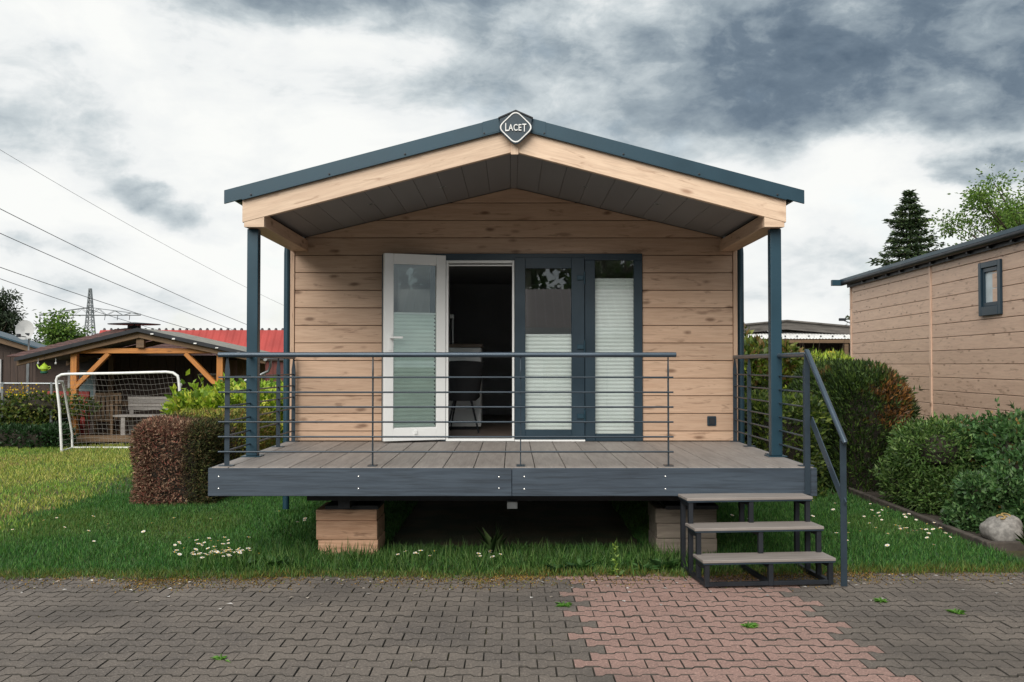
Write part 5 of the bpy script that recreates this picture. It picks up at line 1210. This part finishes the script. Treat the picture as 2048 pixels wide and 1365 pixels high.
for yy in (-.8, .8):
    for sx in (-1, 1):
        xs_ = [0, 2.5, 5, 7.5, 10, 12.5, 15.3]
        for i in range(6):
            x0, x1 = sx*xs_[i], sx*xs_[i+1]; h0_, h1_ = 2.0*(1-xs_[i]/15.3)+.35, 2.0*(1-xs_[i+1]/15.3)+.35; w0, w1 = yy*(1-xs_[i]/17), yy*(1-xs_[i+1]/17)
            b.tube([(pxc+x0, pyc+w0, z0), (pxc+x1, pyc+w1, z0)], .13, 4, False); b.tube([(pxc+x0, pyc+w0, z0+h0_), (pxc+x1, pyc+w1, z0+h1_)], .10, 4, False)
            b.tube([(pxc+x0, pyc+w0, z0+(h0_ if i % 2 else 0)), (pxc+x1, pyc+w1, z0+(0 if i % 2 else h1_))], .075, 3, False)
b.build('cross_arm', GALV, PY)
for x in (-15, -9, -5, 4.6, 8.4, 12): MB().tube([(pxc+x, pyc, z0), (pxc+x+.3, pyc-1.2, z0-1.5)], .09, 4).build('insulator', STEEL, PY)
WIRE = plain('wire', (.03, .03, .035), .6)
def wire(p, q, sag, r, lab):
    p, q = Vector(p), Vector(q); d = q-p; pts = []
    for k in range(25):
        t = -.3+k/24*1.3; v = p+d*t; v.z += sag*4*((t-.5)**2-.25); pts.append(v)
    return tag(MB().tube(pts, r, 5).build('power_line', WIRE), lab, 'cable', 'overhead power lines')
# end points in metres
wire((-56.872, 110, 25.523), (-40.637, 200, 11.21), .9, 0.022, 'thin highest power line crossing the sky at left')
wire((-46.469, 90, 15.804), (-40.608, 200, 5.076), .9, 0.035, 'upper dark power line running down towards the porch post')
wire((-46.442, 90, 13.575), (-40.601, 200, 3.77), .9, 0.035, 'second dark power line below the upper one at left')
wire((-61.865, 120, 13.431), (-55.954, 240, 4.918), .9, 0.045, 'power line passing just above the pylon arm')
wire((-61.848, 120, 12.039), (-66.809, 240, 5.762), .9, 0.04, 'lowest power line passing behind the pylon')

# ================================================================== the lane's other side, mirrored in the glass
OH = thing('opposite_home', (2, -13, 0), 'low home with ribbed roof mirrored in the closed door glass', 'mobile home')
MB().box(-5, 9, -16, -11, 0, 2.75).build('wall', PALEW, OH)
MB().prism([(-5.3, -10.6, 2.78), (-5.3, -13.5, 4.25), (-5.3, -13.5, 4.33), (-5.3, -10.6, 2.86)], (14.6, 0, 0)).build('roof', TILES, OH)
MB().prism([(-5.3, -16.4, 2.78), (-5.3, -13.5, 4.25), (-5.3, -13.5, 4.33), (-5.3, -16.4, 2.86)], (14.6, 0, 0)).build('roof', TILES, OH)
for i in range(48): MB().beam((-5.2+i*.3, -10.62, 2.87), (-5.2+i*.3, -13.48, 4.34), .05, .03).build('roof_rib', PALEW, OH)
MB().box(-5.3, 9.3, -10.6, -10.55, 2.6, 2.86).build('eave_board', UPVC, OH)
for i in range(3):
    w_ = MB().box(-3+i*4, -1.6+i*4, -10.99, -10.94, 1.0, 2.2).build('window', ANTH, OH); MB().box(-2.92+i*4, -1.68+i*4, -10.939, -10.93, 1.08, 2.12).build('pane', GLASS, w_)
for i, (x, y, H) in enumerate(((-14, -19, 6.), (-1, -24, 7.5), (5, -22, 8.), (11, -23, 7.), (-9, -22, 7.))):
    tree('broadleaf_tree', x, y, H, (H*.62, 2.6, 2.4, H*.38), 2200, .3, [(.04, .08, .02), (.06, .11, .03)], ('single tree far left on the mirrored side of the lane', 'left tree above the mirrored roof', 'middle tree above the mirrored roof', 'right tree above the mirrored roof', 'second tree from the left on the mirrored side')[i], .18, 60, None, 50+i, .1, .45)

P_, D_ = [], []  # tree row out of view, added to cut low sky light on the wall
for i in range(26):
    x = -56+i*4.2+random.uniform(-1, 1)
    if 12 < x < 44: continue
    y = -30+random.uniform(-3, 3)-abs(x)*-.12; H = random.uniform(7, 10.5)
    p, d = blob(1500, (x, y, H*.5), (3.0, 2.2, H*.5), .5, .2, i, 1.3); P_.append(p); D_.append(d)
P_ = np.vstack(P_); D_ = np.vstack(D_)
tb_ = leafmesh('added_tree_belt', LEAF, P_, D_+RNG.normal(size=D_.shape)*.7, .6, .42, pick([(.03, .06, .018), (.045, .08, .022)], len(P_)), None, 'stuff'); tag(tb_, 'dark wood added behind the camera to cut low sky light, mirrored in the glass', 'trees')
